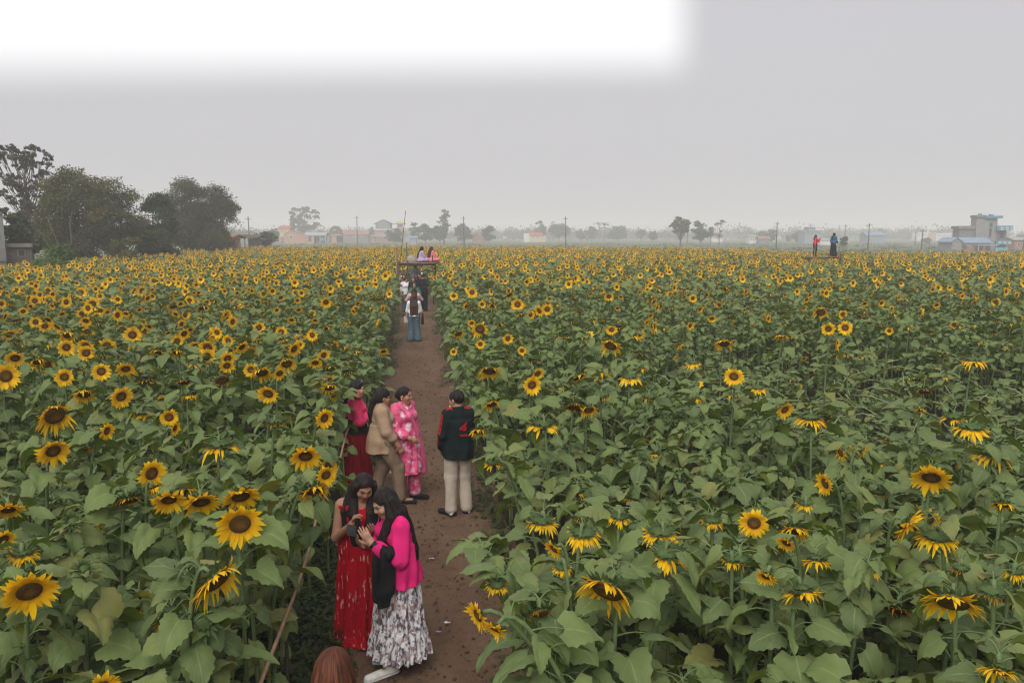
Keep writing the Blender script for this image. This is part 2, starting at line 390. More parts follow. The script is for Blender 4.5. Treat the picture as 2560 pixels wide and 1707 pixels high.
# heads read off the photograph: column, row, width (2560 px frame), turn to the right, nod, state (o open, n nodding, d withered, b bud)
HEROES = [tuple(h.split()) for h in '''133 1127 80 20 30 o;379 1183 76 38 8 o;387 1222 45 60 60 n;550 1113 95 0 82 n;764 1140 78 0 32 o;815 1187 56 25 15 o;786 1226 78 22 52 n;319 1251 76 15 66 d;422 1249 84 0 40 o
503 1255 98 5 46 o;602 1241 100 10 42 o;600 1309 122 5 16 o;542 1450 140 58 42 n;73 1477 137 8 28 o;21 1274 76 0 50 o;8 1348 60 35 30 o;58 1384 76 0 78 n;180 1303 60 10 -40 b;505 1551 120 0 -30 b;209 1421 45 0 -50 b
14 940 70 12 0 o;38 895 50 0 32 o;87 904 38 10 10 o;116 911 42 25 25 n;161 942 48 0 5 o;253 928 48 10 0 o;314 922 48 0 38 o;166 868 44 0 10 o;215 882 44 5 5 o;267 864 43 8 8 o
170 837 42 0 45 n;331 837 46 0 8 o;231 760 42 12 5 o;89 805 30 0 5 o;116 801 32 0 36 n;87 752 30 10 5 o;123 750 30 5 5 o;202 731 30 0 0 o;385 702 30 0 5 o;356 727 30 10 10 o
434 763 42 25 38 n;508 770 42 0 60 n;463 787 30 55 5 o;564 790 38 10 15 o;517 891 46 32 5 o;569 896 42 20 20 o;567 914 40 10 25 o;535 835 40 42 15 o;620 855 56 0 42 n;647 819 34 20 0 o
703 830 32 0 0 o;396 875 30 20 5 o;748 862 28 5 5 o;809 888 36 35 15 o;717 909 48 10 36 n;654 931 56 0 46 n;627 924 38 0 10 o;699 933 38 20 30 o;555 949 48 10 42 d;210 985 56 0 48 n
303 991 58 30 18 o;137 1038 90 25 28 n;423 1043 48 0 8 o;358 1032 58 0 84 n;267 1077 44 65 10 o;437 1070 34 75 10 o;690 1056 56 0 80 d;811 1045 52 40 10 o;473 991 46 15 72 n;459 955 42 0 62 d;824 969 46 10 52 n
1233 1158 48 -10 84 n;1355 1305 80 15 78 n;1458 1332 90 0 88 n;1549 1292 60 0 85 n;1653 1330 96 0 84 n;1669 1383 110 5 88 n;1385 1372 55 -50 30 o;1405 1417 48 0 88 n;1518 1476 150 -28 42 n;1195 1538 80 -55 15 o;1239 1572 52 -35 40 o;1351 1532 66 20 48 d;1243 1460 60 0 92 n;1189 1385 60 -30 86 b;1781 1301 60 0 86 n;1828 1398 52 0 88 n
2063 1208 62 -70 15 o;2328 1193 100 0 40 o;2013 1257 52 0 88 n;1885 1307 76 0 8 o;1986 1326 86 5 56 n;1966 1357 36 -30 40 o;2270 1309 108 58 22 o;2342 1342 104 10 84 n;2507 1261 64 10 62 n;2480 1131 95 0 88 n;2005 1481 104 30 62 n;2040 1402 78 10 70 n;1916 1441 40 -20 45 o;2175 1423 54 0 84 n;2381 1505 146 0 50 n;2481 1477 84 0 84 d;2538 1429 56 0 86 n;2497 1677 100 0 62 n;1846 1396 70 0 84 d;2404 1423 42 10 75 d;2102 1131 40 -75 15 n;2160 1127 34 60 15 o
1294 761 36 0 5 o;1180 731 29 0 5 o;1231 692 24 0 10 o;1368 773 32 5 15 o;1348 777 32 -45 20 o;1273 737 28 30 45 n;1231 764 28 0 62 n;1522 741 26 0 25 o;1200 822 44 0 18 n;1146 834 32 20 42 n;1201 860 25 0 5 o;1134 879 18 0 5 o;1305 876 24 0 10 o;1224 926 62 0 52 n;1330 962 50 15 8 o;1446 943 52 48 52 n;1527 864 56 -15 40 n;1579 838 44 0 80 n;1635 818 40 65 5 o;1230 1010 46 20 50 n;1437 1016 58 0 58 d;1472 1024 46 15 40 n;1575 943 60 0 86 n;1503 988 58 0 86 d;1624 991 50 0 86 d;1194 1078 48 0 62 n;1356 1061 80 10 86 n;1317 853 34 0 82 d;1733 907 42 0 86 n;1449 842 28 0 72 n
2052 780 46 0 32 n;2071 822 36 0 12 o;2113 819 38 0 0 o;2092 860 36 60 5 o;2110 881 55 0 80 d;2223 827 21 0 10 o;2385 811 24 20 20 o;1955 840 38 0 72 n;1810 858 50 0 52 n;2433 902 72 10 76 n;2310 978 42 0 60 d;1962 1024 46 32 20 o;2026 1047 76 22 76 n;1894 970 48 0 86 n;2427 1070 86 5 80 n;2301 1024 30 0 64 n;2384 1043 60 0 86 n'''.replace('\n', ';').split(';')]
STATE = {'o': 'open', 'n': 'nod', 'd': 'dry', 'b': 'bud'}

PLANTS = []          # every single plant that is an object of its own
taken = []
def facing(px, yaw, nod, z, t):
    d = ray(px, 900); d[2] = 0; d /= np.linalg.norm(d)
    y, p = R(yaw), R(nod if nod < 75 else nod + 14)
    return math.cos(p) * (math.cos(y) * -d + math.sin(y) * RGT) - math.sin(p) * np.array([0, 0, 1.])
for h in HEROES:
    px, py, w, yaw, nod = map(float, h[:5]); typ = STATE[h[5]]
    z = 1.78 if px < 1040 else 1.66
    for _ in range(3):                                  # head height follows the height of the crop there
        c = at_z(px, py, z); z = canopy(c[0], c[1]) + (.17 if typ == 'open' else .14 if nod < 60 else .09) - (.25 if typ == 'bud' and w > 100 else 0)
    if 1040 < px < 1260 and c[0] < 1.0:                 # beside the path: keep the plant in the field
        pass
    t = (c - EYE) @ FWD
    D = float(np.clip(w / F * t * 1.06, .13, .40))
    n = facing(px, yaw, nod, z, t)
    nh = np.array([n[0], n[1], 0])
    base = np.array([c[0], c[1], 0.03]) - nh * .16 + np.array([random.uniform(-.1, .1), random.uniform(-.1, .1), 0])
    if c[0] < 0: base[0] = min(base[0], -.95 - .12 * (c[1] < 7))
    else: base[0] = max(base[0], .95 + .12 * (6.3 < c[1] < 10.4))
    PLANTS.append(dict(c=c, n=n, D=D, typ=typ, base=base, t=t, px=px, py=py, hero=True, nod=nod, yaw=yaw))
    taken.append((base[0], base[1]))
# the plants between them, nearest first, up to 300 in all
cand = []
for _ in range(60000):
    x, y = random.uniform(-9, 12), random.uniform(2.2, 15)
    px, py, t = proj((x, y, 1.4))
    if t < 2.4 or not (-60 < px < 2620) or py > 1960: continue
    if in_field(x, y, t, px): cand.append((t, x, y, px, py))
cand.sort()
def free(x, y, d, lst): return all((x - a) ** 2 + (y - b) ** 2 > d * d for a, b in lst)
random.shuffle(cand); cand.sort(key=lambda q: round(q[0] * 2))
for t, x, y, px, py in cand:
    if len(PLANTS) >= 300: break
    if not free(x, y, .365 + .1 * broken(x, y), taken): continue
    taken.append((x, y))
    ty = random.choices(['bud', 'none', 'dry', 'nod', 'open'], [.15, .40, .14, .20, .11] if x < 0 else [.14, .38, .17, .28, .03])[0]
    h = canopy(x, y) * random.uniform(.68, .90 if x < 0 else .86) - (.06 if ty in ('nod', 'dry') else 0) - (.12 if t < 3.4 else 0)
    nod = random.uniform(60, 92) if ty in ('nod', 'dry') else random.uniform(5, 40) if ty == 'open' else -60
    n = facing(px, random.uniform(-70, 70) if ty != 'open' else random.uniform(-40, 50), nod, h, t)
    c = np.array([x, y, h]) + np.array([n[0], n[1], 0]) * .12
    PLANTS.append(dict(c=c, n=n, D=random.uniform(.17, .24) if ty != 'bud' else .2, typ=ty, base=np.array([x, y, .03]), t=t, px=px, py=proj(c)[1], hero=False, nod=nod, yaw=0))
NEAR_T = max(p['t'] for p in PLANTS if not p['hero'])

# ------------------------------------------------------------------ names: which plant is which
WORD = {'open': 'sunflower in yellow bloom', 'nod': 'nodding yellow sunflower', 'dry': 'withered brown sunflower', 'bud': 'green sunflower in bud', 'none': 'leafy flowerless sunflower stalk'}
BANDS = [(1480, 'bottom rows'), (1330, 'second rows'), (1210, 'third rows'), (1090, 'middle rows'), (1000, 'upper middle rows'), (920, 'far middle rows'), (850, 'far rows'), (780, 'farther rows'), (0, 'farthest rows')]
ORD = ['first', 'second', 'third', 'fourth', 'fifth', 'sixth', 'seventh', 'eighth', 'ninth', 'tenth', 'eleventh', 'twelfth', 'thirteenth', 'fourteenth', 'fifteenth', 'sixteenth', 'seventeenth', 'eighteenth', 'nineteenth', 'twentieth']
zones = {}
for p in PLANTS:
    band = next(b for y0, b in BANDS if p['py'] >= y0)
    zones.setdefault((p['typ'], p['c'][0] < 0, band), []).append(p)
for (ty, left, band), ps in zones.items():
    ps.sort(key=lambda p: abs(p['px'] - 1040))
    for i, p in enumerate(ps):
        size = ''
        if ty == 'open': size = 'large ' if p['D'] > .30 else 'small ' if p['D'] < .19 else ''
        where = 'only one' if len(ps) == 1 else ORD[i % 20] + ' one'
        p['label'] = f"{size}{WORD[ty]}, {band} of the {'left' if left else 'right'} field, {where} from path"

# sight lines that stay open: no leaf hangs right in front of the blooms and the people read off the photograph
HP = [(p['px'], p['py'], (p['D'] * .50) / p['t'] * F, p['t'], 0 if random.random() < .12 else 1) for p in PLANTS if p['hero'] and p['typ'] != 'bud']
HA = np.array(HP)
BOXES = [(1092, 972, 1172, 1292, 9.4), (850, 1195, 945, 1610, 6.3), (900, 1225, 1100, 1707, 5.6), (905, 950, 1040, 1240, 10.0), (882, 935, 945, 1000, 10.5)]
def open_view(base):
    def keep(pt, size):
        x, y, t = proj(pt + base)
        r = size * .42 / t * F
        dx, dy = HA[:, 0] - x, HA[:, 1] - y
        hit = (t < HA[:, 3] + .05) & (dx * dx + dy * dy < (HA[:, 2] * .85 + r) ** 2) & (HA[:, 4] > .5)
        if hit.any() and random.random() < .93: return False
        for x0, y0, x1, y1, tb in BOXES:
            if t < tb and x0 - r * .7 < x < x1 + r * .7 and y0 - r < y < y1 + r * .5: return False
        return True
    return keep
for p in PLANTS:
    gs, gl, gc, gp, gd = (Geo() for _ in range(5))
    o = Vector(p['base'])
    br = broken(*p['base'][:2])
    lm = (.187 if p['c'][0] < 0 else .200) * random.uniform(.85, 1.12) + (.05 if p['typ'] == 'bud' and p['hero'] and p['D'] > .3 else 0)
    plant(gs, gl, gc, gp, gd, (0, 0, 0), p['c'] - p['base'], p['n'], p['D'], p['typ'], random, 2 if p['t'] < 9.5 else 1, 1 - .35 * br, lm, .03 * random.gauss(0, 1), open_view(p['base']))
    root = empty('sunflower', o, 0, p['label'], 'sunflower', 'sunflowers standing singly near the path')
    gs.obj('stem', PM, root); gl.obj('foliage', PM, root)
    if gc.n:
        hd = gc.obj('flower_head', PM, root)
        if gp.n: gp.obj('petal_ring', PM, hd)
        if gd.n: gd.obj('seed_disc', PM, hd)

# ------------------------------------------------------------------ the rest of the crop: one object of scattered plants
def variant(det, typ, seed):
    rg = random.Random(seed); g = Geo()
    h = {'open': 1.76, 'nod': 1.66, 'dry': 1.62}.get(typ, 1.45)
    nod = {'open': rg.uniform(0, 38), 'nod': rg.uniform(50, 95), 'dry': rg.uniform(60, 95), 'bud': -50, 'none': 0}[typ]
    n = (math.cos(R(nod)) * rg.uniform(-.3, .3), -math.cos(R(nod)), -math.sin(R(nod)))
    n = np.array(n) / np.linalg.norm(n)
    D = rg.uniform(.16, .30) + (.02 if det == 0 else 0)
    plant(g, g, g, g, g, (0, 0, 0), (n[0] * .14, n[1] * .14, h), n, D, typ, rg, det, 1, .178 if det else .195)
    return bpy.data.objects.new('plant_variant', g.mesh('plant_variant', PM))
KIND = ['open'] * 8 + ['nod'] * 4 + ['dry'] * 2 + ['bud'] + ['none'] * 3
SRC = []
for det, s0 in ((1, 100), (0, 200)):
    c = bpy.data.collections.new('crop_source_%s' % ('mid' if det else 'far')); SRC.append(c)
    for i, k in enumerate(KIND):
        o = variant(det, k, s0 + i); o.name = 'v%02d' % i; c.objects.link(o)

def scatter(name, pts, vi, rot, scl, coll, label):
    me = bpy.data.meshes.new(name); me.from_pydata(pts, [], [])
    a = me.attributes.new('vi', 'INT', 'POINT'); a.data.foreach_set('value', np.asarray(vi, np.int32))
    a = me.attributes.new('rot', 'FLOAT_VECTOR', 'POINT'); a.data.foreach_set('vector', np.asarray(rot, np.float32).ravel())
    a = me.attributes.new('scl', 'FLOAT_VECTOR', 'POINT'); a.data.foreach_set('vector', np.asarray(scl, np.float32).ravel())
    o = link(name, me); tag(o, label, None, None, 'stuff')
    ng = bpy.data.node_groups.new(name, 'GeometryNodeTree')
    ng.interface.new_socket('Geometry', in_out='INPUT', socket_type='NodeSocketGeometry')
    ng.interface.new_socket('Geometry', in_out='OUTPUT', socket_type='NodeSocketGeometry')
    gi, go = ng.nodes.new('NodeGroupInput'), ng.nodes.new('NodeGroupOutput')
    ci = ng.nodes.new('GeometryNodeCollectionInfo'); ci.inputs[0].default_value = coll; ci.inputs[1].default_value = True; ci.inputs[2].default_value = True
    ip = ng.nodes.new('GeometryNodeInstanceOnPoints'); ip.inputs['Pick Instance'].default_value = True
    def na(nm, ty):
        n = ng.nodes.new('GeometryNodeInputNamedAttribute'); n.data_type = ty; n.inputs[0].default_value = nm
        return n.outputs[0]
    L = ng.links
    L.new(gi.outputs[0], ip.inputs['Points']); L.new(ci.outputs[0], ip.inputs['Instance'])
    L.new(na('vi', 'INT'), ip.inputs['Instance Index'])
    er = ng.nodes.new('FunctionNodeEulerToRotation'); L.new(na('rot', 'FLOAT_VECTOR'), er.inputs[0]); L.new(er.outputs[0], ip.inputs['Rotation'])
    L.new(na('scl', 'FLOAT_VECTOR'), ip.inputs['Scale'])
    L.new(ip.outputs[0], go.inputs[0])
    md = o.modifiers.new('scatter', 'NODES'); md.node_group = ng
    return o

crop = {1: ([], [], [], []), 0: ([], [], [], [])}
occ = {}
for a, b in taken: occ.setdefault((int(a // .5), int(b // .5)), []).append((a, b))
tests = 0
pr = random.Random(5)
for _ in range(230000):
    y = 2.0 + 122 * pr.random() ** .62
    x = pr.uniform(-.66, .98) * (y + 6)
    px, py, t = proj((x, y, 1.5))
    if t < 2.2 or not (-420 < px < 2980) or not in_field(x, y, t, px): continue
    if t < NEAR_T - .3 and -60 < px < 2620: continue
    dmin = .31 if t < 17 else .35 if t < 30 else .44
    key = (int(x // .5), int(y // .5))
    if any((x - a) ** 2 + (y - b) ** 2 < dmin * dmin for i in (-1, 0, 1) for j in (-1, 0, 1) for a, b in occ.get((key[0] + i, key[1] + j), ())): continue
    occ.setdefault(key, []).append((x, y))
    br = broken(x, y)
    if pr.random() < br * .35: continue
    det = 1 if t < 26 else 0
    flower = np.interp(t, [8, 16, 26, 45, 110], [.46, .58, .66, .72, .76]) if x < 0 else np.interp(t, [8, 16, 24, 36, 55, 110], [.14, .22, .28, .44, .66, .75])
    flower *= 1 - .7 * br
    flower *= .84 + .30 * math.sin(x * .31 + 1.9 * math.sin(y * .13)) * math.sin(y * .24 + 1.3 * math.sin(x * .17))
    if pr.random() < flower: v = pr.choice(range(8)) if pr.random() < (.80 if t > 32 else .55) else pr.choice(range(8, 14))
    else: v = pr.choice([14, 15, 16, 17, 15, 16, 17, 8, 12])
    s = canopy(x, y) / 1.62
    sxy = pr.uniform(.9, 1.15)
    sz = s * pr.uniform(.82, 1.08) * (1.10 if pr.random() < .05 else 1)
    crop[det][0].append((x, y, .02)); crop[det][1].append(v)
    crop[det][2].append((pr.gauss(0, .05) + pr.uniform(-.5, .5) * br, pr.gauss(0, .05) + pr.uniform(-.5, .5) * br, pr.gauss(.22, .5)))
    crop[det][3].append((sxy, sxy, sz))
scatter('sunflower_crop', *crop[1], SRC[0], 'dense sunflower crop in the middle distance on both sides of the path')
scatter('distant_sunflower_crop', *crop[0], SRC[1], 'distant sunflower crop speckled yellow up to the far field edge')
print('plants', len(PLANTS), NEAR_T, len(crop[1][0]), len(crop[0][0]))

# tangle of broken stalks in the trampled patch
g = Geo(); rg = random.Random(3)
for _ in range(300):
    x, y = rg.gauss(8.2, 1.9), rg.gauss(11.6, 2.4)
    if broken(x, y) < .25: continue
    a = rg.uniform(0, 6.3); l = rg.uniform(.25, .75); z = rg.uniform(.45, 1.05); tl = rg.uniform(-.5, .5)
    d = np.array([math.cos(a) * math.cos(tl), math.sin(a) * math.cos(tl), math.sin(tl)])
    p = np.array([x, y, z]); n_f = len(g.f)
    for _k in range(2): leaf(g, p + d * rg.uniform(-.4, .4) * l, rg.uniform(0, 6.3), rg.uniform(-1, .2), rg.uniform(.12, .2), rg.uniform(.6, 1.9), rg.uniform(.1, .7), rg.uniform(.2, 1), 6, 5, rg)
    g.m = [1 if m_ == 0 and i_ >= n_f else m_ for i_, m_ in enumerate(g.m)]
    g.tube([p - d * l / 2, p + [0, 0, rg.uniform(-.05, .08)], p + d * l / 2], rg.uniform(.005, .010), 5, 0)
M_STALK = mat('pale_stalk', (.27, .32, .15), (.20, .25, .11), 12, .8)
tag(g.obj('broken_stalks', [M_STALK, M_LEAF]), 'tangle of pale broken stalks lying over the trampled crop', None, None, 'stuff')

# ------------------------------------------------------------------ ground, path, weeds
def ground_mat():
    m = bpy.data.materials.new('meadow_ground'); nt, N, L = nodes_of(m)
    n1 = noise(nt, .012, 4, (1, 7, 1)); n2 = noise(nt, .12, 5, (1, 2.5, 1))
    rp = ramp(nt, [(.36, (.080, .110, .045)), (.47, (.115, .150, .065)), (.53, (.150, .135, .115)), (.60, (.105, .135, .060)), (.7, (.14, .12, .10))]); L.new(n1, rp.inputs[0])
    c = mixc(nt, math_n(nt, 'MULTIPLY', n2, .5), rp.outputs[0], (.075, .095, .05))
    finish(nt, c, .95, .05)
    return m
g = Geo(); S = 1500
g.add([(-S, -S, -.012), (S, -S, -.012), (S, S, -.012), (-S, S, -.012)], [(0, 1, 2, 3)])
tag(g.obj('ground', [ground_mat()], None, False), 'flat green and brownish meadow beyond the crop', 'ground', None, 'structure')
M_SOIL = mat('field_soil', (.036, .028, .018), (.022, .024, .012), 3, .95, .05, .02)
g = Geo()
pts = [at_z(px, 2100, 0) for px in (-2600, 5200)]
far = []
for px in range(3000, -600, -150):
    t = edge_t(px) + .6; q = at_d(px, HZ, t); far.append((q[0], q[1], -.006))
poly = [(-14, -3, -.006), (16, -3, -.006)] + far
g.add(poly, [tuple(range(len(poly)))])
tag(g.obj('field_soil', [M_SOIL], None, False), 'dark soil under the sunflower crop', 'soil', None, 'structure')

def path_mat():
    m = bpy.data.materials.new('trodden_earth'); nt, N, L = nodes_of(m)
    a = noise(nt, 1.3, 5, (1, .5, 1)); b = noise(nt, 16, 6, (1, .8, 1), 'Object', .7)
    rp = ramp(nt, [(.3, (.112, .067, .041)), (.55, (.154, .096, .060)), (.75, (.182, .118, .077))]); L.new(a, rp.inputs[0])
    r2 = ramp(nt, [(.28, (.45, .44, .43)), (.46, (.96, .96, .96)), (.6, (1, 1, 1)), (.75, (1.2, 1.18, 1.16))]); L.new(b, r2.inputs[0])
    c = mixc(nt, 1, rp.outputs[0], r2.outputs[0], 'MULTIPLY')
    tc = nt.nodes.new('ShaderNodeTexCoord'); vo = new(nt, 'ShaderNodeTexVoronoi', i_Scale=24.0); L.new(tc.outputs['Object'], vo.inputs['Vector'])
    r3 = ramp(nt, [(.10, (1, 1, 1)), (.17, (0, 0, 0))]); L.new(vo.outputs['Distance'], r3.inputs[0])
    c = mixc(nt, math_n(nt, 'MULTIPLY', r3.outputs[0], math_n(nt, 'MULTIPLY', a, .2)), c, (.06, .042, .03))
    finish(nt, c, .92, .12, b, .03, .9)
    return m
g = Geo()
ys = np.concatenate([np.linspace(1, 14, 220), np.linspace(14.2, 48, 110)]); xs = np.linspace(-1.05, 1.1, 44)
P = np.zeros((len(ys), len(xs), 3)); YY, XX = np.meshgrid(ys, xs, indexing='ij')
P[..., 0] = XX + .03 * np.sin(YY * 1.7); P[..., 1] = YY
wav = .008 * np.sin(XX * 23 + np.sin(YY * 7) * 2) * np.sin(YY * 17 + XX * 5) + .007 * np.sin(XX * 9 + YY * 4) + NR.normal(0, .0035, XX.shape)
P[..., 2] = .034 + wav + .05 * np.clip(abs(XX - .03) - .55, 0, 1) - .012 * np.exp(-((XX - .05) / .35) ** 2)
P[:, 0, 2] = P[:, -1, 2] = -.03; P[0, :, 2] = P[-1, :, 2] = -.03
g.grid(P)
tag(g.obj('path', [path_mat()]), 'trodden brown earth path running straight through the crop', 'path', None, 'structure')
# clods, fallen petals
def blob(g, c, r, rg, m=0, flat=.6):
    an = np.arange(5) * 2 * PI / 5
    rows = []
    for zz, rr in ((-.6, .5), (.0, 1), (.55, .75), (.9, .25)):
        rows.append([(c[0] + r * rr * rg.uniform(.7, 1.2) * math.cos(a), c[1] + r * rr * rg.uniform(.7, 1.2) * math.sin(a), c[2] + r * flat * zz) for a in an])
    g.grid(np.array(rows), m, None, .5, True)
g = Geo(); rg = random.Random(8)
for _ in range(1500):
    y = 2.5 + 26 * rg.random() ** 1.8
    x = rg.gauss(.05, .45)
    if abs(x) > 1: continue
    blob(g, (x, y, .038 + .03 * max(0, abs(x) - .5)), rg.uniform(.006, .02), rg)
tag(g.obj('soil_clods', [mat('clod', (.10, .070, .048), (.06, .042, .030), 30, .95, .05)]), 'small clods and crumbs of earth scattered on the path', None, None, 'stuff')

def weed_leaf(g, p, a, l, w, el, dr, rn):
    d = np.array([math.cos(a), math.sin(a), 0]); t = np.array([-d[1], d[0], 0])
    q0 = np.asarray(p); q1 = q0 + d * l * .5 * math.cos(el) + [0, 0, l * .5 * math.sin(el)]; q2 = q1 + d * l * .5 * math.cos(el - dr) + [0, 0, l * .5 * math.sin(el - dr)]
    g.add([q0, q1 - t * w / 2, q2, q1 + t * w / 2], [(0, 1, 2, 3)], 0, [(0, .5), (.5, 0), (1, .5), (.5, 1)], rn)
g = Geo(); rg = random.Random(21)
for _ in range(2000):
    y = rg.uniform(2.4, 9.5); x = -rg.uniform(.72, 1.9) + .12 * math.sin(y * 2.1); rn = rg.uniform(.2, .7); h = rg.uniform(.06, .24) + .3 * max(0, -x - 1.1) * rg.random()
    if x > -.9 and rg.random() < .5: continue
    for k in range(rg.randint(6, 11)):
        weed_leaf(g, (x + rg.gauss(0, .035), y + rg.gauss(0, .035), .03 + h * rg.random()), rg.uniform(0, 6.3), rg.uniform(.045, .10), rg.uniform(.025, .05), rg.uniform(-.1, .9), rg.uniform(.2, 1), min(1, rn + rg.uniform(-.1, .15)))
for _ in range(4200):
    y = 2.2 + 34 * rg.random() ** 1.5
    side = -1 if rg.random() < .6 else 1
    wdt = .16 + .10 * math.sin(y * 1.3 + side) + .05 * math.sin(y * 3.1)
    off = abs(rg.gauss(0, wdt)) * (1.25 if side < 0 else 1)
    x = (-.96 + off) if side < 0 else (1.0 - off)
    if side < 0: x += .10 * (y < 8) * (rg.random() - .6)
    if x * side < .5: continue
    h = rg.uniform(.02, .13) * (1.5 - 1.2 * min(1, off / .4))
    z0 = .045
    rn = rg.uniform(.1, .6)
    for k in range(rg.randint(4, 8)):
        f = rg.random(); a = rg.uniform(0, 6.3)
        weed_leaf(g, (x + rg.gauss(0, .02), y + rg.gauss(0, .02), z0 + h * f), a, rg.uniform(.03, .075), rg.uniform(.018, .04), rg.uniform(-.1, .9), rg.uniform(.2, 1), min(1, rn + rg.uniform(-.1, .15)))
M_WEED = leaf_mat('weed_leaf', (.035, .060, .022), (.060, .092, .034), (.12, .12, .05), (.08, .12, .05))
tag(g.obj('verge_weeds', [M_WEED]), 'low green weeds along both edges of the path', None, None, 'stuff')
# ------------------------------------------------------------------ trees
def tree(label, px0, px1, top, t, kind, seed, base=None, group=None, dens=1.0, low=.25, name='tree', trunk_c=None, leaf_m=None, lobes=None, size=1.0, tag_cat='tree', forked=False):
    """px0..px1, top: extent in the photograph (2352 px frame); t: distance in metres"""
    rg = random.Random(seed); nr = np.random.default_rng(seed)
    px = (px0 + px1) / 2 * K; w = (px1 - px0) * K / F * t
    o = spot_t(px, t, 0) if base is None else base
    Ht = at_d(px, top * K, t)[2]
    root = empty(name, o, 0, label, tag_cat, group)
    nl = lobes or {'round': 18, 'broad': 30, 'tall': 12, 'bare': 8, 'vee': 18, 'sparse': 60, 'bush': 14}[kind]
    C = []
    for i in range(nl):
        a = i * 2.4 + rg.uniform(-.4, .4); f = math.sqrt((i + .5) / nl)
        if kind == 'tall': c = (math.cos(a) * w * .28 * f, math.sin(a) * w * .28 * f, Ht * (low + (1 - low) * rg.uniform(.15, .92)))
        elif kind == 'vee': zz = rg.uniform(.45, .9); c = (math.cos(a) * w * .45 * f * (zz + .1), math.sin(a) * w * .4 * f, Ht * zz)
        elif kind == 'bush': c = (math.cos(a) * w * .42 * f, math.sin(a) * w * .25 * f, Ht * rg.uniform(.3, .86))
        elif kind in ('round', 'broad'):
            d = nr.normal(size=3); d /= np.linalg.norm(d); d *= rg.uniform(.35, 1) ** .5
            c = (d[0] * w * .40, d[1] * w * .36, Ht * (1 + low) / 2 + d[2] * Ht * (1 - low) * .46)
        else:
            zz = rg.uniform(low + .05, .95); rr = math.sqrt(max(.12, 1 - ((zz - (low + .55 * (1 - low))) / (1 - low) * 1.5) ** 2))
            c = (math.cos(a) * w * .42 * f * rr, math.sin(a) * w * .40 * f * rr, Ht * zz)
        r = {'round': .23, 'broad': .20, 'tall': .24, 'bare': .16, 'vee': .15, 'sparse': .07, 'bush': .22}[kind] * (w if kind != 'tall' else w * 1.2) * rg.uniform(.75, 1.15)
        C.append((np.array(c), r))
    # trunk and limbs
    g = Geo(); tr = max(.06, Ht * .018) * (1.5 if kind in ('vee', 'broad') else 1)
    fork = Ht * (.22 if kind in ('vee', 'bare') else low * .8 + .05)
    g.tube([(0, 0, -.2), (rg.uniform(-.1, .1) * w * .2, 0, fork * .5), (0, 0, fork), (rg.uniform(-.3, .3), 0, Ht * .72)], [tr * 1.3, tr, tr * .8, tr * .35], 7)
    for c, r in C:
        s = np.array([0, 0, fork * rg.uniform(.8, 1.3) if kind != 'sparse' else max(fork * .7, c[2] * rg.uniform(.55, .8))]); m = s * .45 + c * .55 + [0, 0, -Ht * .04] + nr.normal(0, w * .02, 3)
        lt = .5 if kind != 'sparse' else .2; g.tube([s, m, c], [tr * lt, tr * lt * .6, tr * .1], 5, 0, .5, False)
        for _ in range(5 if kind in ('bare', 'vee', 'sparse') else 2):
            e = c + nr.normal(0, r * (.7 if kind in ('bare', 'vee') else .35), 3); g.tube([m * .4 + c * .6, (m + c + e) / 3 + nr.normal(0, r * .1, 3), e], [tr * .16, tr * .10, tr * .04], 4, 0, .5, False)
            if kind in ('bare',):
                for _ in range(3): g.tube([e * .6 + c * .4, e + nr.normal(0, r * .5, 3)], [tr * .06, tr * .03], 3, 0, .5, False)
    if forked:                                   # bare pale stem and boughs standing out on the near side
        q = lambda x, z, y=-.40: (x * w, y * w, z * Ht)
        for pts, r in (((q(.03, -.02), q(.03, .16), q(.04, .24)), (.9, .8)), ((q(.04, .24), q(.10, .36), q(.09, .52), q(.12, .62, -.38)), (.7, .25)), ((q(.04, .24), q(-.07, .34), q(-.14, .48), q(-.17, .56, -.38)), (.6, .2)), ((q(.03, .08), q(.2, .13), q(.3, .24, -.40)), (.4, .15)), ((q(.03, .06), q(-.12, .13), q(-.2, .2, -.40)), (.35, .12)), ((q(.10, .36), q(.2, .44), q(.26, .5, -.40)), (.35, .12))):
            g.tube(pts, [tr * r[0] * .55, tr * r[1] * .5], 6)
    g.obj('trunk', [trunk_c or M_BARK], root)
    # crown: leaf sprays over the lobes
    vis = w * 811 / t                                             # width in the render, px
    ls = max(.16 * size, 1.5 * t / 811 * size)
    per = int(np.clip(dens * 7.0 * vis * vis / nl * .75, 40, 1700))
    if kind == 'bare': per = int(per * .35)
    g = Geo(); V = []; rn = []
    for c, r in C:
        base_r = rg.uniform(.15, .75)
        ns = max(5, int(per / 14))
        dirs = nr.normal(size=(ns, 3)); dirs /= np.linalg.norm(dirs, axis=1)[:, None]; dirs[:, 2] = np.abs(dirs[:, 2]) * 1.1 - .4
        cl = c + dirs * (r * nr.uniform(.12, 1.0, ns) ** .5)[:, None]
        k = per // ns + 1
        P = np.repeat(cl, k, 0) + np.clip(nr.normal(0, 1, (ns * k, 3)), -1.5, 1.5) * r * (.16 if kind == 'sparse' else .21) * [1, 1, .7]
        A = nr.normal(size=P.shape); A[:, 2] *= .5; A /= np.linalg.norm(A, axis=1)[:, None]
        B = np.cross(A, nr.normal(size=P.shape)); B /= np.linalg.norm(B, axis=1)[:, None] + 1e-9
        sz = ls * nr.uniform(.6, 1.3, len(P))[:, None]
        V.append(np.stack([P - A * sz * .6, P + B * sz * .32 - [0, 0, .02], P + A * sz * .6, P - B * sz * .32], 1).reshape(-1, 3))
        rn.append(np.repeat(np.clip(base_r + nr.normal(0, .16, len(P)), 0, 1), 4))
    V = np.concatenate(V); n = len(V) // 4
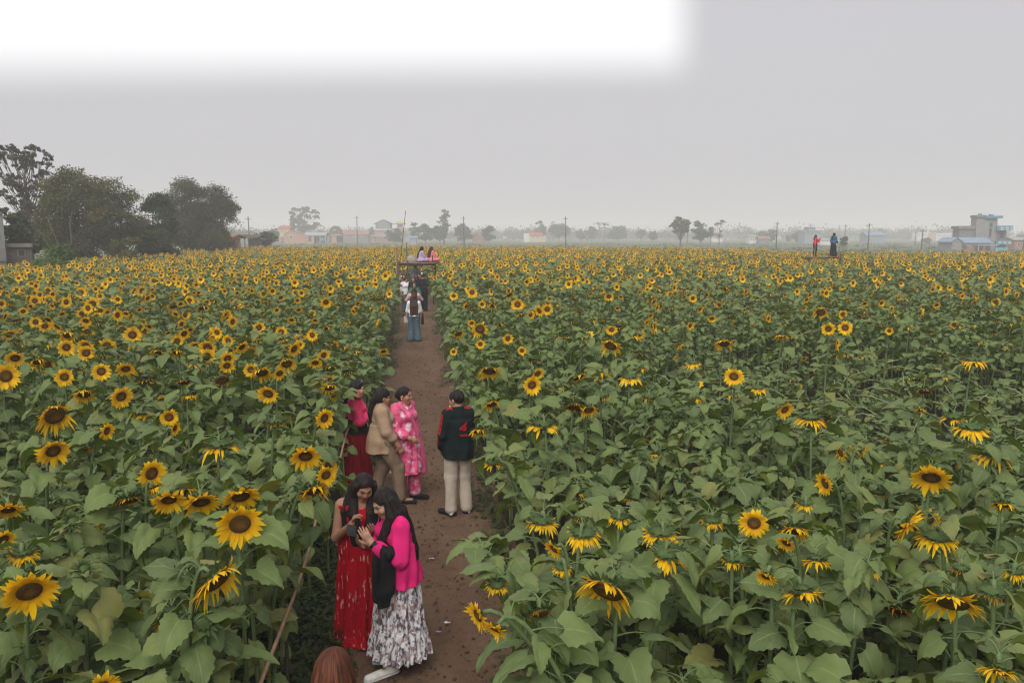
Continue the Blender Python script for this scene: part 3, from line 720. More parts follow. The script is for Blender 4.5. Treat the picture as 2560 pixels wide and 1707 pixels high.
    g.add(V, [tuple(range(4 * i, 4 * i + 4)) for i in range(n)], 0, np.tile([(0, .5), (.5, 0), (1, .5), (.5, 1)], (n, 1)), np.concatenate(rn))
    g.obj('crown', [leaf_m or M_TREE], root, False)
    return root
def crown_mat(name, a, b, c):
    m = bpy.data.materials.new(name); nt, N, L = nodes_of(m)
    rp = ramp(nt, [(.1, a), (.5, b), (.95, c)]); L.new(attr(nt, 'rnd'), rp.inputs[0])
    finish(nt, rp.outputs[0], .8, .1, None, 0, 0, .2, rp.outputs[0])
    return m
M_BARK = mat('bark', (.13, .105, .085), (.075, .06, .05), 5, .95, .05, .03, stretch=(1, 1, .3))
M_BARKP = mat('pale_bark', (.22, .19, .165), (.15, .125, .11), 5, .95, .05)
M_TREE = crown_mat('tree_leaf', (.045, .068, .026), (.070, .098, .038), (.10, .125, .048))
M_BROWNT = crown_mat('brownish_leaf', (.060, .086, .026), (.108, .108, .034), (.178, .140, .05))
M_DARKT = crown_mat('dark_leaf', (.032, .055, .019), (.050, .078, .028), (.080, .105, .038))
M_OLIVE = crown_mat('olive_leaf', (.052, .066, .023), (.085, .092, .034), (.125, .115, .046))
M_BRIGHT = crown_mat('bright_leaf', (.075, .135, .030), (.105, .175, .042), (.135, .20, .055))
M_LILAC = crown_mat('lilac_leaf', (.065, .085, .045), (.10, .10, .07), (.20, .165, .185))
GT = 'trees at the left edge of the crop'
tree('tall thin tree with lilac tinged open crown at far left', -10, 150, 326, 66, 'sparse', 1, None, GT, .5, .30, leaf_m=M_LILAC, lobes=95, size=1.15)
tree('broad brownish green tree with pale forking trunk left of the dark round tree', 88, 262, 393, 64, 'broad', 2, None, GT, 1.3, .10, leaf_m=M_BROWNT, trunk_c=M_BARK, lobes=44, forked=True)
tree('rust tinged tree leaning out behind the broad brownish tree', 215, 335, 408, 70, 'round', 3, None, GT, 1.3, .08, leaf_m=M_BROWNT, lobes=24)
tree('very dark green tree between the brownish trees and the tall round one', 300, 408, 438, 72, 'round', 4, None, GT, 1.5, .05, leaf_m=M_DARKT, lobes=24)
tree('tall dark round tree with two rounded tops at the end of the left tree row', 370, 518, 404, 92, 'broad', 5, None, GT, 1.4, .10, leaf_m=M_OLIVE, lobes=36)
tree('slightly lower dark tree joined to the right of the tall round tree', 438, 552, 420, 96, 'round', 6, None, GT, 1.4, .12, leaf_m=M_OLIVE, lobes=24)
tree('low leafy tree with wide pale green leaves beside the grey shed', 18, 112, 482, 56, 'round', 7, None, GT, 1.1, .35, lobes=16, size=1.6)
tree('small orange tinged tree behind the grey shed', 30, 95, 455, 74, 'round', 8, None, GT, 1.0, .25, leaf_m=M_BROWNT)
tree('bright green bush in front of the left trees', 68, 200, 566, 50, 'bush', 9, None, None, 1.6, .1, 'bush', leaf_m=M_BRIGHT, lobes=14, tag_cat='bush')
tree('low scrubby bush under the brownish tree', 230, 320, 540, 62, 'bush', 10, None, None, 1.2, .1, 'bush', leaf_m=M_BROWNT, tag_cat='bush')
tree('dark scrub at the foot of the very dark tree', 320, 405, 525, 70, 'bush', 11, None, None, 1.4, .1, 'bush', leaf_m=M_DARKT, tag_cat='bush')
tree('dark undergrowth below the tall round tree', 415, 520, 520, 94, 'bush', 12, None, None, 1.2, .1, 'bush', leaf_m=M_DARKT, tag_cat='bush')
tree('grey green bush beside the thatched hut', 585, 633, 524, 130, 'bush', 13, None, None, 1.2, .1, 'bush', leaf_m=M_TREE, tag_cat='bush')
GF = 'trees scattered beyond the meadow'
FT = [('wide hazy tree with bare feathery crown behind the orange house', 655, 745, 474, 430, 'sparse', .75), ('tall slender tree with airy crown right of the pagoda', 1002, 1038, 480, 330, 'tall', .6), ('dense green tree below the slender tall tree', 990, 1030, 515, 325, 'round', 1.2),
      ('square topped green tree left of the slender tall tree', 955, 998, 513, 330, 'round', 1.2), ('thin leaved tree left of the square topped tree', 938, 962, 512, 340, 'tall', .7), ('round green tree in front of the pagoda', 888, 926, 526, 330, 'round', 1.2),
      ('rounded grey green tree behind the first pole right of the lookout', 1040, 1086, 515, 350, 'round', 1.2), ('bushy tree with ragged top right of the low brown house', 1105, 1142, 520, 350, 'round', 1.1), ('pale round tree left of the red roofed house', 1224, 1256, 508, 460, 'round', 1.0),
      ('pale wide tree right of the red roofed house', 1260, 1312, 517, 470, 'broad', 1.0), ('faint bare tree above the wide pale tree', 1262, 1280, 498, 560, 'bare', .6), ('thin dark tree left of the horizon palm', 1322, 1345, 527, 470, 'round', 1.0), ('tree with lumpy top left of the horizon palm', 1345, 1372, 521, 470, 'round', 1.1),
      ('dense domed tree right of the horizon palm', 1395, 1445, 522, 480, 'round', 1.1), ('faint leafless tree near the horizon palm', 1368, 1385, 510, 560, 'bare', .6), ('two lobed tree midway along the horizon', 1460, 1484, 525, 470, 'round', 1.0), ('low dark tree left of the forked tree', 1484, 1512, 533, 420, 'round', 1.0),
      ('large forked tree spreading like a fan', 1536, 1592, 493, 250, 'vee', .8), ('dense helmet shaped tree right of the forked tree', 1590, 1630, 506, 290, 'round', 1.4), ('leafless branching tree right of the helmet shaped tree', 1636, 1668, 505, 300, 'bare', .5), ('small dark tree left of the leafless tree', 1625, 1640, 520, 310, 'tall', .9),
      ('grey green tree above the white farmhouse', 1735, 1762, 530, 420, 'round', .9), ('dark round tree beside the tall pole on the right', 1758, 1786, 528, 380, 'round', 1.2), ('rounded tree left of the grey blue tower house', 1818, 1848, 537, 380, 'round', 1.1), ('small bush like tree left of the rounded tree', 1805, 1818, 540, 400, 'round', 1.0),
      ('spiky leaved tree right of the woman in blue', 1928, 1950, 543, 190, 'sparse', .8), ('pale crown behind the blue roofed house', 2000, 2035, 526, 560, 'round', .7), ('dark shrub like tree in front of the blue roofed shed', 2222, 2248, 545, 196, 'round', 1.2), ('narrow tree at the right of the concrete tower house', 2320, 2338, 553, 205, 'tall', .9),
      ('small green tree in front of the white school', 2118, 2140, 548, 330, 'round', .9), ('faint tree behind the grey concrete tower house', 2335, 2352, 540, 420, 'round', .7), ('scrubby tree at the left of the orange house', 610, 645, 528, 300, 'round', 1.0), ('hazy tree behind the orange house roof', 680, 705, 520, 450, 'round', 1.0), ('hazy tree left of the tall house with blue gable', 845, 862, 518, 470, 'round', .9), ('dark tree between the wide hazy tree and the arched gateway', 722, 745, 530, 420, 'round', .9)]
for i, (lab, a, b, tp, t, kd, dn) in enumerate(FT): tree(lab, a, b, tp, t, kd, 40 + i, None, GF, dn * 1.6, .12 if kd == 'round' else .3, leaf_m=M_OLIVE if kd in ('vee', 'bare', 'sparse') else M_TREE)
# the horizon palm
P0 = spot_t(1388 * K, 470, 0); zt = at_d(1388 * K, 517 * K, 470)[2]
root = empty('palm_tree', P0, 0, 'lone palm standing above the horizon trees', 'tree', GF)
g = Geo(); g.tube([(0, 0, 0), (.2, 0, zt * .5), (0, 0, zt)], [.3, .2], 6); g.obj('trunk', [M_BARK], root)
g = Geo()
for i in range(14):
    a = i * 2.4; q = np.array([math.cos(a), math.sin(a), 0]); s = np.array([-q[1], q[0], 0]); tt = np.linspace(0, 1, 5)
    cen = np.outer(tt * 3.0, q) + np.outer(1.2 * np.sin(tt * 2.6) - tt * (1 if i % 3 else -.3), [0, 0, 1]) + [0, 0, zt]
    wd = np.array([.05, .5, .6, .4, .03]); g.grid(np.stack([cen - wd[:, None] * s - [0, 0, .2], cen, cen + wd[:, None] * s - [0, 0, .2]], 1))
g.obj('crown', [M_TREE], root)
# far wood that reads as one mass
g = Geo(); nr = np.random.default_rng(77); rg = random.Random(77); V = []; rn = []
for i in range(430):
    px = rg.uniform(-60, 2420) * K; t = rg.uniform(560, 900)
    if px < 560 * K: t = rg.uniform(300, 520)
    c = at_d(px, HZ, t); c[2] = 0; hh = rg.uniform(5, 10) * (1.2 if rg.random() < .15 else 1); w = rg.uniform(5, 13)
    n = 150
    P = c + nr.normal(0, 1, (n, 3)) * [w * .4, w * .3, hh * .22] + [0, 0, hh * .5]; P[:, 2] = np.abs(P[:, 2])
    A = nr.normal(size=P.shape); A /= np.linalg.norm(A, axis=1)[:, None]; B = np.cross(A, nr.normal(size=P.shape)); B /= np.linalg.norm(B, axis=1)[:, None]
    sz = t / 811 * 1.3
    V.append(np.stack([P - A * sz, P + B * sz * .6, P + A * sz, P - B * sz * .6], 1).reshape(-1, 3)); rn.append(np.repeat(np.clip(rg.random() + nr.normal(0, .15, n), 0, 1), 4))
V = np.concatenate(V); n = len(V) // 4
g.add(V, [tuple(range(4 * i, 4 * i + 4)) for i in range(n)], 0, None, np.concatenate(rn))
tag(g.obj('far_wood', [M_TREE], None, False), 'far hazy wood and scrub along the whole horizon', None, None, 'stuff')
# low scrub and dry strips on the meadow
g = Geo(); V = []; rn = []
for i in range(240):
    px = rg.uniform(540, 2420) * K; t = rg.uniform(125, 330); c = at_d(px, HZ, t); c[2] = 0; n = 26; w = rg.uniform(.6, 3.5)
    P = c + nr.normal(0, 1, (n, 3)) * [w, w * .4, .12] + [0, 0, .15]; P[:, 2] = np.abs(P[:, 2])
    A = nr.normal(size=P.shape); A /= np.linalg.norm(A, axis=1)[:, None]; B = np.cross(A, nr.normal(size=P.shape)); B /= np.linalg.norm(B, axis=1)[:, None]
    V.append(np.stack([P - A * .3, P + B * .2, P + A * .3, P - B * .2], 1).reshape(-1, 3)); rn.append(np.repeat(np.clip(rg.random() + nr.normal(0, .15, n), 0, 1), 4))
V = np.concatenate(V); n = len(V) // 4
g.add(V, [tuple(range(4 * i, 4 * i + 4)) for i in range(n)], 0, None, np.concatenate(rn))
tag(g.obj('meadow_scrub', [crown_mat('scrub_leaf', (.07, .10, .04), (.10, .13, .055), (.14, .13, .09))], None, False), 'rough low scrub dotted over the meadow beyond the crop', None, None, 'stuff')

# ------------------------------------------------------------------ buildings
W_ = lambda n, c, c2=None, s=1.2: mat(n, c, c2, s, .9, .1)
M_ORANGE = W_('orange_plaster', (.46, .275, .195)); M_CREAMW = W_('cream_wall', (.52, .46, .32)); M_YELLOW = W_('yellow_wall', (.60, .45, .16)); M_WWALL = W_('white_wall', (.66, .65, .63)); M_CONC = W_('bare_concrete', (.25, .25, .25), (.19, .19, .19)); M_CONC2 = W_('dark_concrete', (.20, .195, .19), (.15, .145, .14))
M_BRICK = W_('brick_wall', (.34, .20, .145), (.28, .16, .12)); M_PINKW = W_('pink_wall', (.44, .28, .26)); M_BLUEG = W_('blue_grey_wall', (.26, .31, .36)); M_BLUE = W_('blue_paint', (.09, .24, .34), (.08, .20, .29)); M_TEALP = W_('teal_paint', (.10, .36, .40))
M_RROOF = W_('red_roof', (.42, .10, .065)); M_TROOF = W_('rust_tile_roof', (.30, .14, .105), (.24, .12, .095)); M_BROOF = W_('blue_sheet_roof', (.22, .29, .37), (.18, .25, .33)); M_GROOF = W_('grey_sheet_roof', (.34, .35, .35), (.27, .28, .29)); M_DROOF = W_('dark_roof', (.06, .065, .07)); M_GOLDR = W_('golden_roof', (.55, .38, .12)); M_THATCH = W_('thatch', (.10, .085, .065))
M_WIN = mat('dark_opening', (.030, .032, .034), (.045, .045, .045), 2, .5, .3); M_GREENP = W_('green_paint', (.05, .38, .24)); M_FRAME = W_('pale_trim', (.6, .6, .58)); M_WOODD = W_('wooden_door', (.16, .09, .06)); M_ARCH = W_('brown_thatch_arch', (.20, .125, .08), (.14, .09, .06))
class House:
    """parts are laid out in pixels of the 2352 px photograph, at distance t: u to the right of the anchor, v up from the ground"""
    def __init__(s, label, px, yb, t, cat='house', name='house', group=None, turn=0):
        s.m = K * t / F; o = spot_t(px * K, t, 0); s.yb = ground_t_row(t); s.root = empty(name, o, -YAW + R(turn), label, cat, group); s.px = px
    def X(s, x): return (x - s.px) * s.m
    def Z(s, y): return max(0, (s.yb - y) * s.m)
    def wall(s, x0, x1, yt, m, y0=0.0, dep=5.0, yb=None, name='wall', par=None):
        zt = s.Z(yt); zb = 0 if yb is None else s.Z(yb); g = Geo(); g.box(((s.X(x0) + s.X(x1)) / 2, y0 + dep / 2, (zt + zb) / 2), (s.X(x1) - s.X(x0), dep, zt - zb)); return g.obj(name, [m], par or s.root, False)
    def panel(s, name, x0, x1, y0, y1, m, yy=0.0, th=.06, par=None):
        """thin piece standing th proud of the wall face at depth yy; y0 upper row, y1 lower row"""
        zt, zb = s.Z(y0), s.Z(y1); g = Geo(); g.box(((s.X(x0) + s.X(x1)) / 2, yy - th / 2 + .01, (zt + zb) / 2), (s.X(x1) - s.X(x0), th + .02, zt - zb)); return g.obj(name, [m], par or s.root, False)
    def gable(s, x0, x1, ye, yr, m, y0=0.0, dep=5.0, ridge='y', wallm=None, over=.3, xr=None):
        """pitched roof: eaves row ye, ridge row yr; ridge along y shows its gable end, along x shows its slope"""
        a, b, ze, zr = s.X(x0) - over, s.X(x1) + over, s.Z(ye), s.Z(yr); c = (a + b) / 2 if xr is None else s.X(xr); th = .14
        y1 = y0 + dep + over; ya = y0 - over; g = Geo()
        if ridge == 'y':
            for q in ((a, c), (c, b)):
                za, zb = (ze, zr) if q[0] == a else (zr, ze)
                g.add([(q[0], ya, za), (q[1], ya, zb), (q[1], y1, zb), (q[0], y1, za), (q[0], ya, za + th), (q[1], ya, zb + th), (q[1], y1, zb + th), (q[0], y1, za + th)], [(3, 2, 1, 0), (4, 5, 6, 7), (0, 1, 5, 4), (2, 3, 7, 6), (0, 4, 7, 3), (1, 2, 6, 5)])
            if wallm:
                h = Geo(); h.add([(a + over, y0, ze), (b - over, y0, ze), (c, y0, zr), (a + over, y0 + dep, ze), (b - over, y0 + dep, ze), (c, y0 + dep, zr)], [(0, 1, 2), (5, 4, 3)]); h.obj('gable_wall', [wallm], s.root, False)
        else:
            ym = (ya + y1) / 2
            for y_, yy in ((ya, ym), (y1, ym)):
                g.add([(a, y_, ze), (b, y_, ze), (b, yy, zr), (a, yy, zr), (a, y_, ze + th), (b, y_, ze + th), (b, yy, zr + th), (a, yy, zr + th)], [(0, 3, 2, 1), (4, 5, 6, 7), (0, 1, 5, 4), (1, 2, 6, 5), (3, 0, 4, 7)])
            if wallm:
                h = Geo()
                for xx in (a + over, b - over): h.add([(xx, y0, ze), (xx, y0 + dep, ze), (xx, ym, zr)], [(0, 1, 2)])
                h.obj('gable_wall', [wallm], s.root, False)
        return g.obj('roof', [m], s.root, False)
    def window(s, x0, x1, y0, y1, yy=0.0, fm=None):
        f = s.panel('window', x0, x1, y0, y1, fm or M_FRAME, yy, .05); e = min((x1 - x0), (y1 - y0)) * .16
        s.panel('pane', x0 + e, x1 - e, y0 + e, y1 - e, M_WIN, yy, .075, f); return f
def ground_t_row(t): return (HZ + CAM_H * F / t) / K

b = House('orange gabled farmhouse with grey lean to roofs left of the arched gateway', 690, 556, 330)
b.wall(652, 700, 540, M_ORANGE, 0, 6); b.gable(652, 700, 540, 530, M_TROOF, 0, 6, 'y', M_ORANGE, .2, 668); b.window(664, 673, 541, 548)
b.wall(700, 718, 540, M_ORANGE, .15, 5.8, name='side_wall'); b.panel('door', 708, 714.5, 542, 554.5, M_WOODD, .15); b.window(699.5, 706, 543.5, 549, .15)
b.gable(699, 748, 541.5, 534, M_GROOF, .1, 6, 'x', None, .2); b.panel('rear_wall', 719, 746, 541.5, 558, M_CONC2, 4, .3)
for x in (719, 734, 747): b.panel('porch_post', x, x + 1.2, 541, 558, M_FRAME, .2, .25)
b.panel('teal_tank', 734.5, 744, 546, 553, M_TEALP, 1.5, 1.0)
b.panel('lean_to', 643, 652, 544, 558, M_CONC2, 1.0, .4)
b = House('arched brown thatched gateway with green disc and peach block', 769, 557, 322, 'gateway', 'arched_gateway')
g = Geo(); pr = [(755, 557), (755, 538), (756, 531), (759, 525), (764, 520.5), (769, 519), (774, 520.5), (779, 525), (782, 531), (784, 538), (784, 557)]
fr = [(b.X(x), 0, b.Z(y)) for x, y in pr]; n = len(fr); g.add(fr + [(x, 3.2, z) for x, y, z in fr], [tuple(range(n))[::1], tuple(range(n, 2 * n))[::-1]] + [(i, i + n, i + n + 1, i + 1) for i in range(n - 1)]); g.obj('arch', [M_ARCH], b.root, False)
b.panel('front_block', 762, 773.5, 541, 557.5, M_ORANGE, -.05, .5); b.panel('porch', 773.5, 783, 542, 557, M_WIN, -.05, .1); b.panel('eave_slab', 760, 786, 539.5, 541, M_FRAME, -.05, .8)
g = Geo(); an = np.arange(16) * 2 * PI / 16; g.grid(np.array([[(b.X(768.5) + 4.2 * b.m * r * math.cos(a), y, b.Z(530) + 4.2 * b.m * r * math.sin(a)) for a in an] for r, y in ((1, .02), (1, -.1), (.05, -.12))]), 0, None, .5, True); g.obj('disc', [M_GREENP], b.root)
b = House('small yellow house with red roof behind the orange house', 655, 552, 430); b.wall(641, 668, 527, M_YELLOW, 0, 7); b.gable(641, 668, 527, 519, M_RROOF, 0, 7, 'x', M_YELLOW)
for x in (645, 653): b.window(x, x + 4, 530, 535)
b = House('long low house with rust tiled roof right of the arched gateway', 820, 552, 400); b.wall(785, 846, 539, M_CONC2, 0, 6); b.gable(785, 846, 539.5, 529.5, M_TROOF, 0, 6, 'x', M_CONC2)
for x in (792, 812, 830): b.window(x, x + 5, 541, 546)
b = House('tall open topped house with dark blue gable roof', 878, 552, 420); b.wall(863, 896, 527, M_ORANGE, 0, 8); b.wall(863, 896, 515, M_CONC2, .1, 7.6, 527, 'upper_storey'); b.gable(861, 898, 515.5, 505.5, M_DROOF, 0, 8, 'y', M_BLUEG, .5)
for x in (868, 876, 884): b.window(x, x + 4.5, 517.5, 523, .1)
b.panel('balcony', 860, 899, 526, 529, M_FRAME, -.2, .5); b.wall(842, 862, 540, M_PINKW, -1, 5, name='annex'); b.panel('porch_roof', 845, 897, 540, 543, M_GROOF, -1.4, 1.2)
b = House('small pagoda tower with two golden roofs', 918, 552, 430, 'tower', 'pagoda_tower'); b.wall(910, 926, 530, M_BRICK, 0, 4); b.wall(912.5, 923.5, 514.5, M_CONC2, .6, 2.8, 524, 'upper_wall')
for nm, yy, hw, tp in (('lower_roof', 526.5, 17, 519.5), ('upper_roof', 514.5, 12.5, 504)):
    g = Geo(); c = (0, 2, 0); w = hw * b.m; z0, z1 = b.Z(yy), b.Z(tp)
    g.grid(np.array([[(x * w * f, 2 + y * w * f, z) for x, y in ((-1, -1), (1, -1), (1, 1), (-1, 1))] for f, z in ((.9, z0 - .25), (1, z0 + .15), (.55, z0 + (z1 - z0) * .3), (.12, z0 + (z1 - z0) * .75), (.02, z1))]), 0, None, .5, True); g.obj(nm, [M_GOLDR], b.root, False)
b.window(914, 921.5, 530.5, 536, 0)
b = House('low brown brick house between two trees', 1095, 553, 360); b.wall(1085, 1118, 545, M_BRICK, 0, 6); b.gable(1085, 1104, 545, 534, M_BRICK, 0, 6, 'y', M_BRICK); b.gable(1104, 1118, 545, 539, M_TROOF, .1, 6, 'x', M_BRICK); b.window(1108, 1115, 547, 550)
b = House('cream house with bright red roof on the horizon', 1232, 551, 420); b.wall(1216, 1254, 542, M_CREAMW, 0, 6); b.gable(1217, 1246, 541, 535, M_RROOF, 0, 6, 'x', M_CREAMW); b.wall(1203, 1216, 536, M_WWALL, .3, 5, name='side_wall')
for x in (1222, 1233): b.window(x, x + 4, 543, 547)
b = House('small white farmhouse with three dark windows', 1730, 556, 350); b.wall(1722, 1742, 544, M_WWALL, 0, 5); b.gable(1722, 1742, 544, 541, M_GROOF, 0, 5, 'x', M_WWALL)
for x in (1724, 1729, 1734.5): b.window(x, x + 3, 546, 552)
b = House('brown hut beside the white farmhouse', 1756, 556, 345); b.wall(1745, 1768, 549, M_CONC2, 0, 4); b.gable(1744, 1769, 549, 543, M_TROOF, 0, 4, 'x', M_CONC2)
b = House('white hut with rust roof left of the forked tree', 1650 - 4 - 0, 551, 420); 
b.wall(1636, 1660, 546, M_WWALL, 0, 4); b.gable(1640, 1660, 546, 540, M_TROOF, 0, 4, 'x', M_WWALL)
b = House('blue grey tower house with flat roofs and antennas', 1868, 557, 330); b.wall(1849, 1888, 533, M_BLUEG, 0, 8); b.wall(1847, 1890, 530, M_CONC, -.5, 9, 532, 'roof_slab'); b.wall(1860, 1875, 523.5, M_BLUEG, 1.5, 5, 530, 'upper_room'); b.wall(1859, 1876, 522, M_CONC, 1.2, 5.6, 523.4, 'top_slab')
for x in (1863, 1866.5, 1870): b.panel('antenna', x, x + .7, 514, 522, M_CONC2, 3, .15)
for y0 in (535, 544):
    for x in (1853, 1861, 1870, 1879): b.window(x, x + 4.5, y0, y0 + 5)
b = House('grey shed with long pale wall right of the tower house', 1905, 557, 300, 'shed'); b.wall(1885, 1925, 552, M_WWALL, 0, 4); b.gable(1885, 1925, 552, 549, M_GROOF, 0, 4, 'x', M_WWALL)
b = House('grey house with blue hipped roof in the right distance', 2012, 557, 330); b.wall(1992, 2033, 540, M_BLUEG, 0, 7); b.gable(1991, 2034, 541, 533.5, M_BROOF, 0, 7, 'x', M_BLUEG)
for y0 in (543, 550):
    for x in (1996, 2004, 2013, 2022): b.window(x, x + 4.5, y0, y0 + 4)
b = House('long white and pink school block in the hazy distance', 2160, 553, 520, 'school', 'school_block')
b.wall(2108, 2150, 534, M_WWALL, 0, 8); b.wall(2150, 2200, 535.5, M_WWALL, -.3, 8, name='right_wing'); b.wall(2132, 2150, 534.6, M_PINKW, -.25, 1, name='pink_bay'); b.wall(2190, 2205, 535, M_PINKW, -.6, 6, name='pink_end')
for x in range(2110, 2130, 5): b.window(x, x + 2.6, 537, 541)
for x in range(2153, 2190, 5): b.window(x, x + 2.8, 538.5, 542.5, -.3)
# the concrete tower house and the blue roofed shed in front of it
b = House('unfinished concrete tower house with blue balconies and green water tank', 2262, 577, 190, 'house', 'tower_house', turn=-16)
b.wall(2211, 2248, 519.5, M_CONC2, .6, 7, name='left_wing'); b.wall(2207.5, 2247.5, 519, M_CONC2, .2, 7.6, 526, 'left_parapet'); b.wall(2243, 2268, 500, M_CONC, 0, 5, name='stair_tower'); b.wall(2268, 2286, 503, M_CONC, .12, 5, name='front_bay')
b.wall(2241, 2262, 494.5, M_CONC2, -.3, 5.6, 500, 'tower_cap'); b.wall(2261, 2295, 496.5, M_BLUE, -.6, 6, 502, 'blue_cornice'); b.wall(2270, 2276, 493.2, M_BLUE, -.4, 2, 496.4, 'cornice_crest')
g = Geo(); an = np.arange(14) * 2 * PI / 14; g.grid(np.array([[(b.X(2255) + r * math.cos(a), 2.5 + r * math.sin(a), z) for a in an] for r, z in ((.42, b.Z(494.5)), (.45, b.Z(491)), (.36, b.Z(490)), (.02, b.Z(489.6)))]), 0, None, .5, True); g.obj('water_tank', [M_GREENP], b.root)
w_ = b.window(2270, 2277, 512, 522, .12, M_CONC2); b.window(2270, 2276, 524, 545, .12, M_CONC2)
b.wall(2286, 2307, 522, M_CONC2, .5, 6, name='right_wing')
for y0, y1, x1 in ((519, 530, 2316), (552, 561, 2314)):
    o = b.wall(2284.5, x1, y0, M_BLUE, -.9, 2.2, y1, 'balcony')
    for i in range(3):
        x = 2291 + i * 10 - (2 if y0 > 540 else 0); q = b.panel('lattice_block', x, x + 5.6, y0 + 3, y1 - 1.2, M_FRAME, -.9, .05, o); b.panel('lattice_hole', x + 1.8, x + 3.8, y0 + 5, y1 - 3, M_WIN, -.9, .09, o)
b.window(2292, 2304, 534, 549, .5, M_CONC2); b.panel('gate', 2286, 2309, 568, 577, M_TEALP, -.6, .1)
b.wall(2312, 2352 + 25, 560, M_BRICK, 2, 4, name='boundary_wall') if False else None
b = House('blue sheet roofed shed with porch below the concrete tower house', 2235, 577, 184, 'shed', 'roofed_shed')
b.wall(2188, 2211, 556, M_CONC, 0, 6, name='left_room'); b.gable(2186, 2212, 557, 546, M_BROOF, 0, 6, 'y', M_CONC, .2, 2199); b.wall(2211, 2280, 559, M_BRICK, .6, 5, name='brick_room'); b.gable(2209, 2282, 558.5, 547, M_BROOF, .4, 5.4, 'x', None, .15)
b.panel('porch_roof', 2240, 2288, 561, 564, M_BROOF, .2, 1.6); b.panel('side_roof', 2214, 2226, 561, 563, M_BROOF, .2, 1.0)
for x in (2243, 2256, 2284): b.panel('porch_post', x, x + 1.3, 564, 577, M_FRAME, -.9, .15)
b.panel('door', 2247, 2254, 566, 576.5, M_WOODD, .58)
b = House('brick boundary house at the right edge of the photo', 2352, 577, 200); b.wall(2332, 2400, 552, M_BRICK, 0, 5); b.gable(2330, 2402, 552, 546, M_GROOF, 0, 5, 'x', M_BRICK); b.window(2338, 2344, 558, 566)
# left edge
b = House('grey plastered house with dark roof edge at the far left', 4, 590, 50, turn=32); b.wall(-66, 9, 486, M_CONC, 0, 6); b.gable(-72, 12, 492, 458, M_DROOF, -.1, 6.2, 'y', M_CONC, .15, -30); b.window(-8, -1, 535, 549); b.panel('wall_base', -66, 9.5, 570, 600, M_CONC2, 0, .12)
b = House('low grey brick shed with flat roof beside the left house', 40, 590, 51, 'shed', 'brick_shed', turn=30); b.wall(13, 66, 568, W_('old_brick', (.15, .115, .10), (.11, .085, .075)), 0, 3.5); b.wall(10, 68, 560, M_CONC2, -.25, 4, 567.6, 'roof_slab'); b.window(37, 54, 572, 590, 0, M_CONC2)
b = House('dark thatched hut with open sides right of the left trees', 565, 566, 125, 'hut', 'thatched_hut'); b.gable(546, 590, 547, 541, M_THATCH, 0, 4, 'x', None)
for x in (549, 560, 574, 586): b.panel('hut_post', x, x + 1.2, 546, 575, M_BARK, .3, .15)
b.panel('rear_wall', 556, 588, 548, 575, M_CONC2, 3, .2)
b = House('orange walled house half hidden under the tall round tree', 455, 566, 104); b.wall(418, 440, 545, M_ORANGE, 0, 5); b.gable(416, 442, 545, 538, M_TROOF, 0, 5, 'x', M_ORANGE); b.wall(500, 522, 548, M_ORANGE, 0, 5, name='right_room'); b.gable(498, 530, 548, 541, M_TROOF, -.1, 5, 'x', M_ORANGE); b.window(425, 431, 549, 556)
b = House('small blue roofed shelter below the square topped tree', 948, 553, 300, 'shed'); b.wall(941, 956, 547, M_BLUEG, 0, 3); b.gable(940, 957, 547, 543, M_BROOF, 0, 3, 'x', M_BLUEG)
# poles with cross arms
POLES = [(573, 498, 535, -1.5, 175, 'left of the hazy feathery tree'), (821, 496, 550, -.6, 250, 'standing above the rust tiled long house'), (1066, 497, 558, -1, 230, 'before the rounded grey green tree'), (1300, 498, 562, -1.5, 215, 'midway along the horizon'), (1784, 510, 565, .2, 225, 'left of the far lookout'), (1995, 513, 575, .8, 190, 'beside the blue hipped roof'), (2118, 527, 575, 1.2, 200, 'left of the blue roofed shed'), (2103, 533, 566, .5, 290, 'thin and far behind the leaning pole'), (1941, 516, 560, .4, 260, 'right of the woman in blue'), (2352, 505, 577, 4, 180, 'leaning at the right edge'), (1579 + 0, 515, 560, 0, 330, 'thin and pale near the forked tree')]
for x, yt, yb_, lean, t, where in POLES:
    o = spot_t(x * K, t, 0); z = at_d(x * K, yt * K, t)[2]; m = K * t / F
    root = empty('utility_pole', o, -YAW, 'grey utility pole ' + where, 'pole', 'utility poles across the meadow')
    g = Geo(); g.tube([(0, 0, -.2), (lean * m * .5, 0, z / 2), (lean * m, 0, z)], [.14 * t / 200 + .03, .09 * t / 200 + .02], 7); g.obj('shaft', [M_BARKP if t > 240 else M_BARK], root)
    g = Geo(); g.box((lean * m * .93, -.15, z * .93), (1.3, .1, .1)); g.obj('cross_arm', [M_BARK], root, False)
# birds
rg = random.Random(4)
for i, (x, y) in enumerate(((1200, 558 - 4), (1425, 507), (1432, 508), (1444, 509))[1:]):
    pass
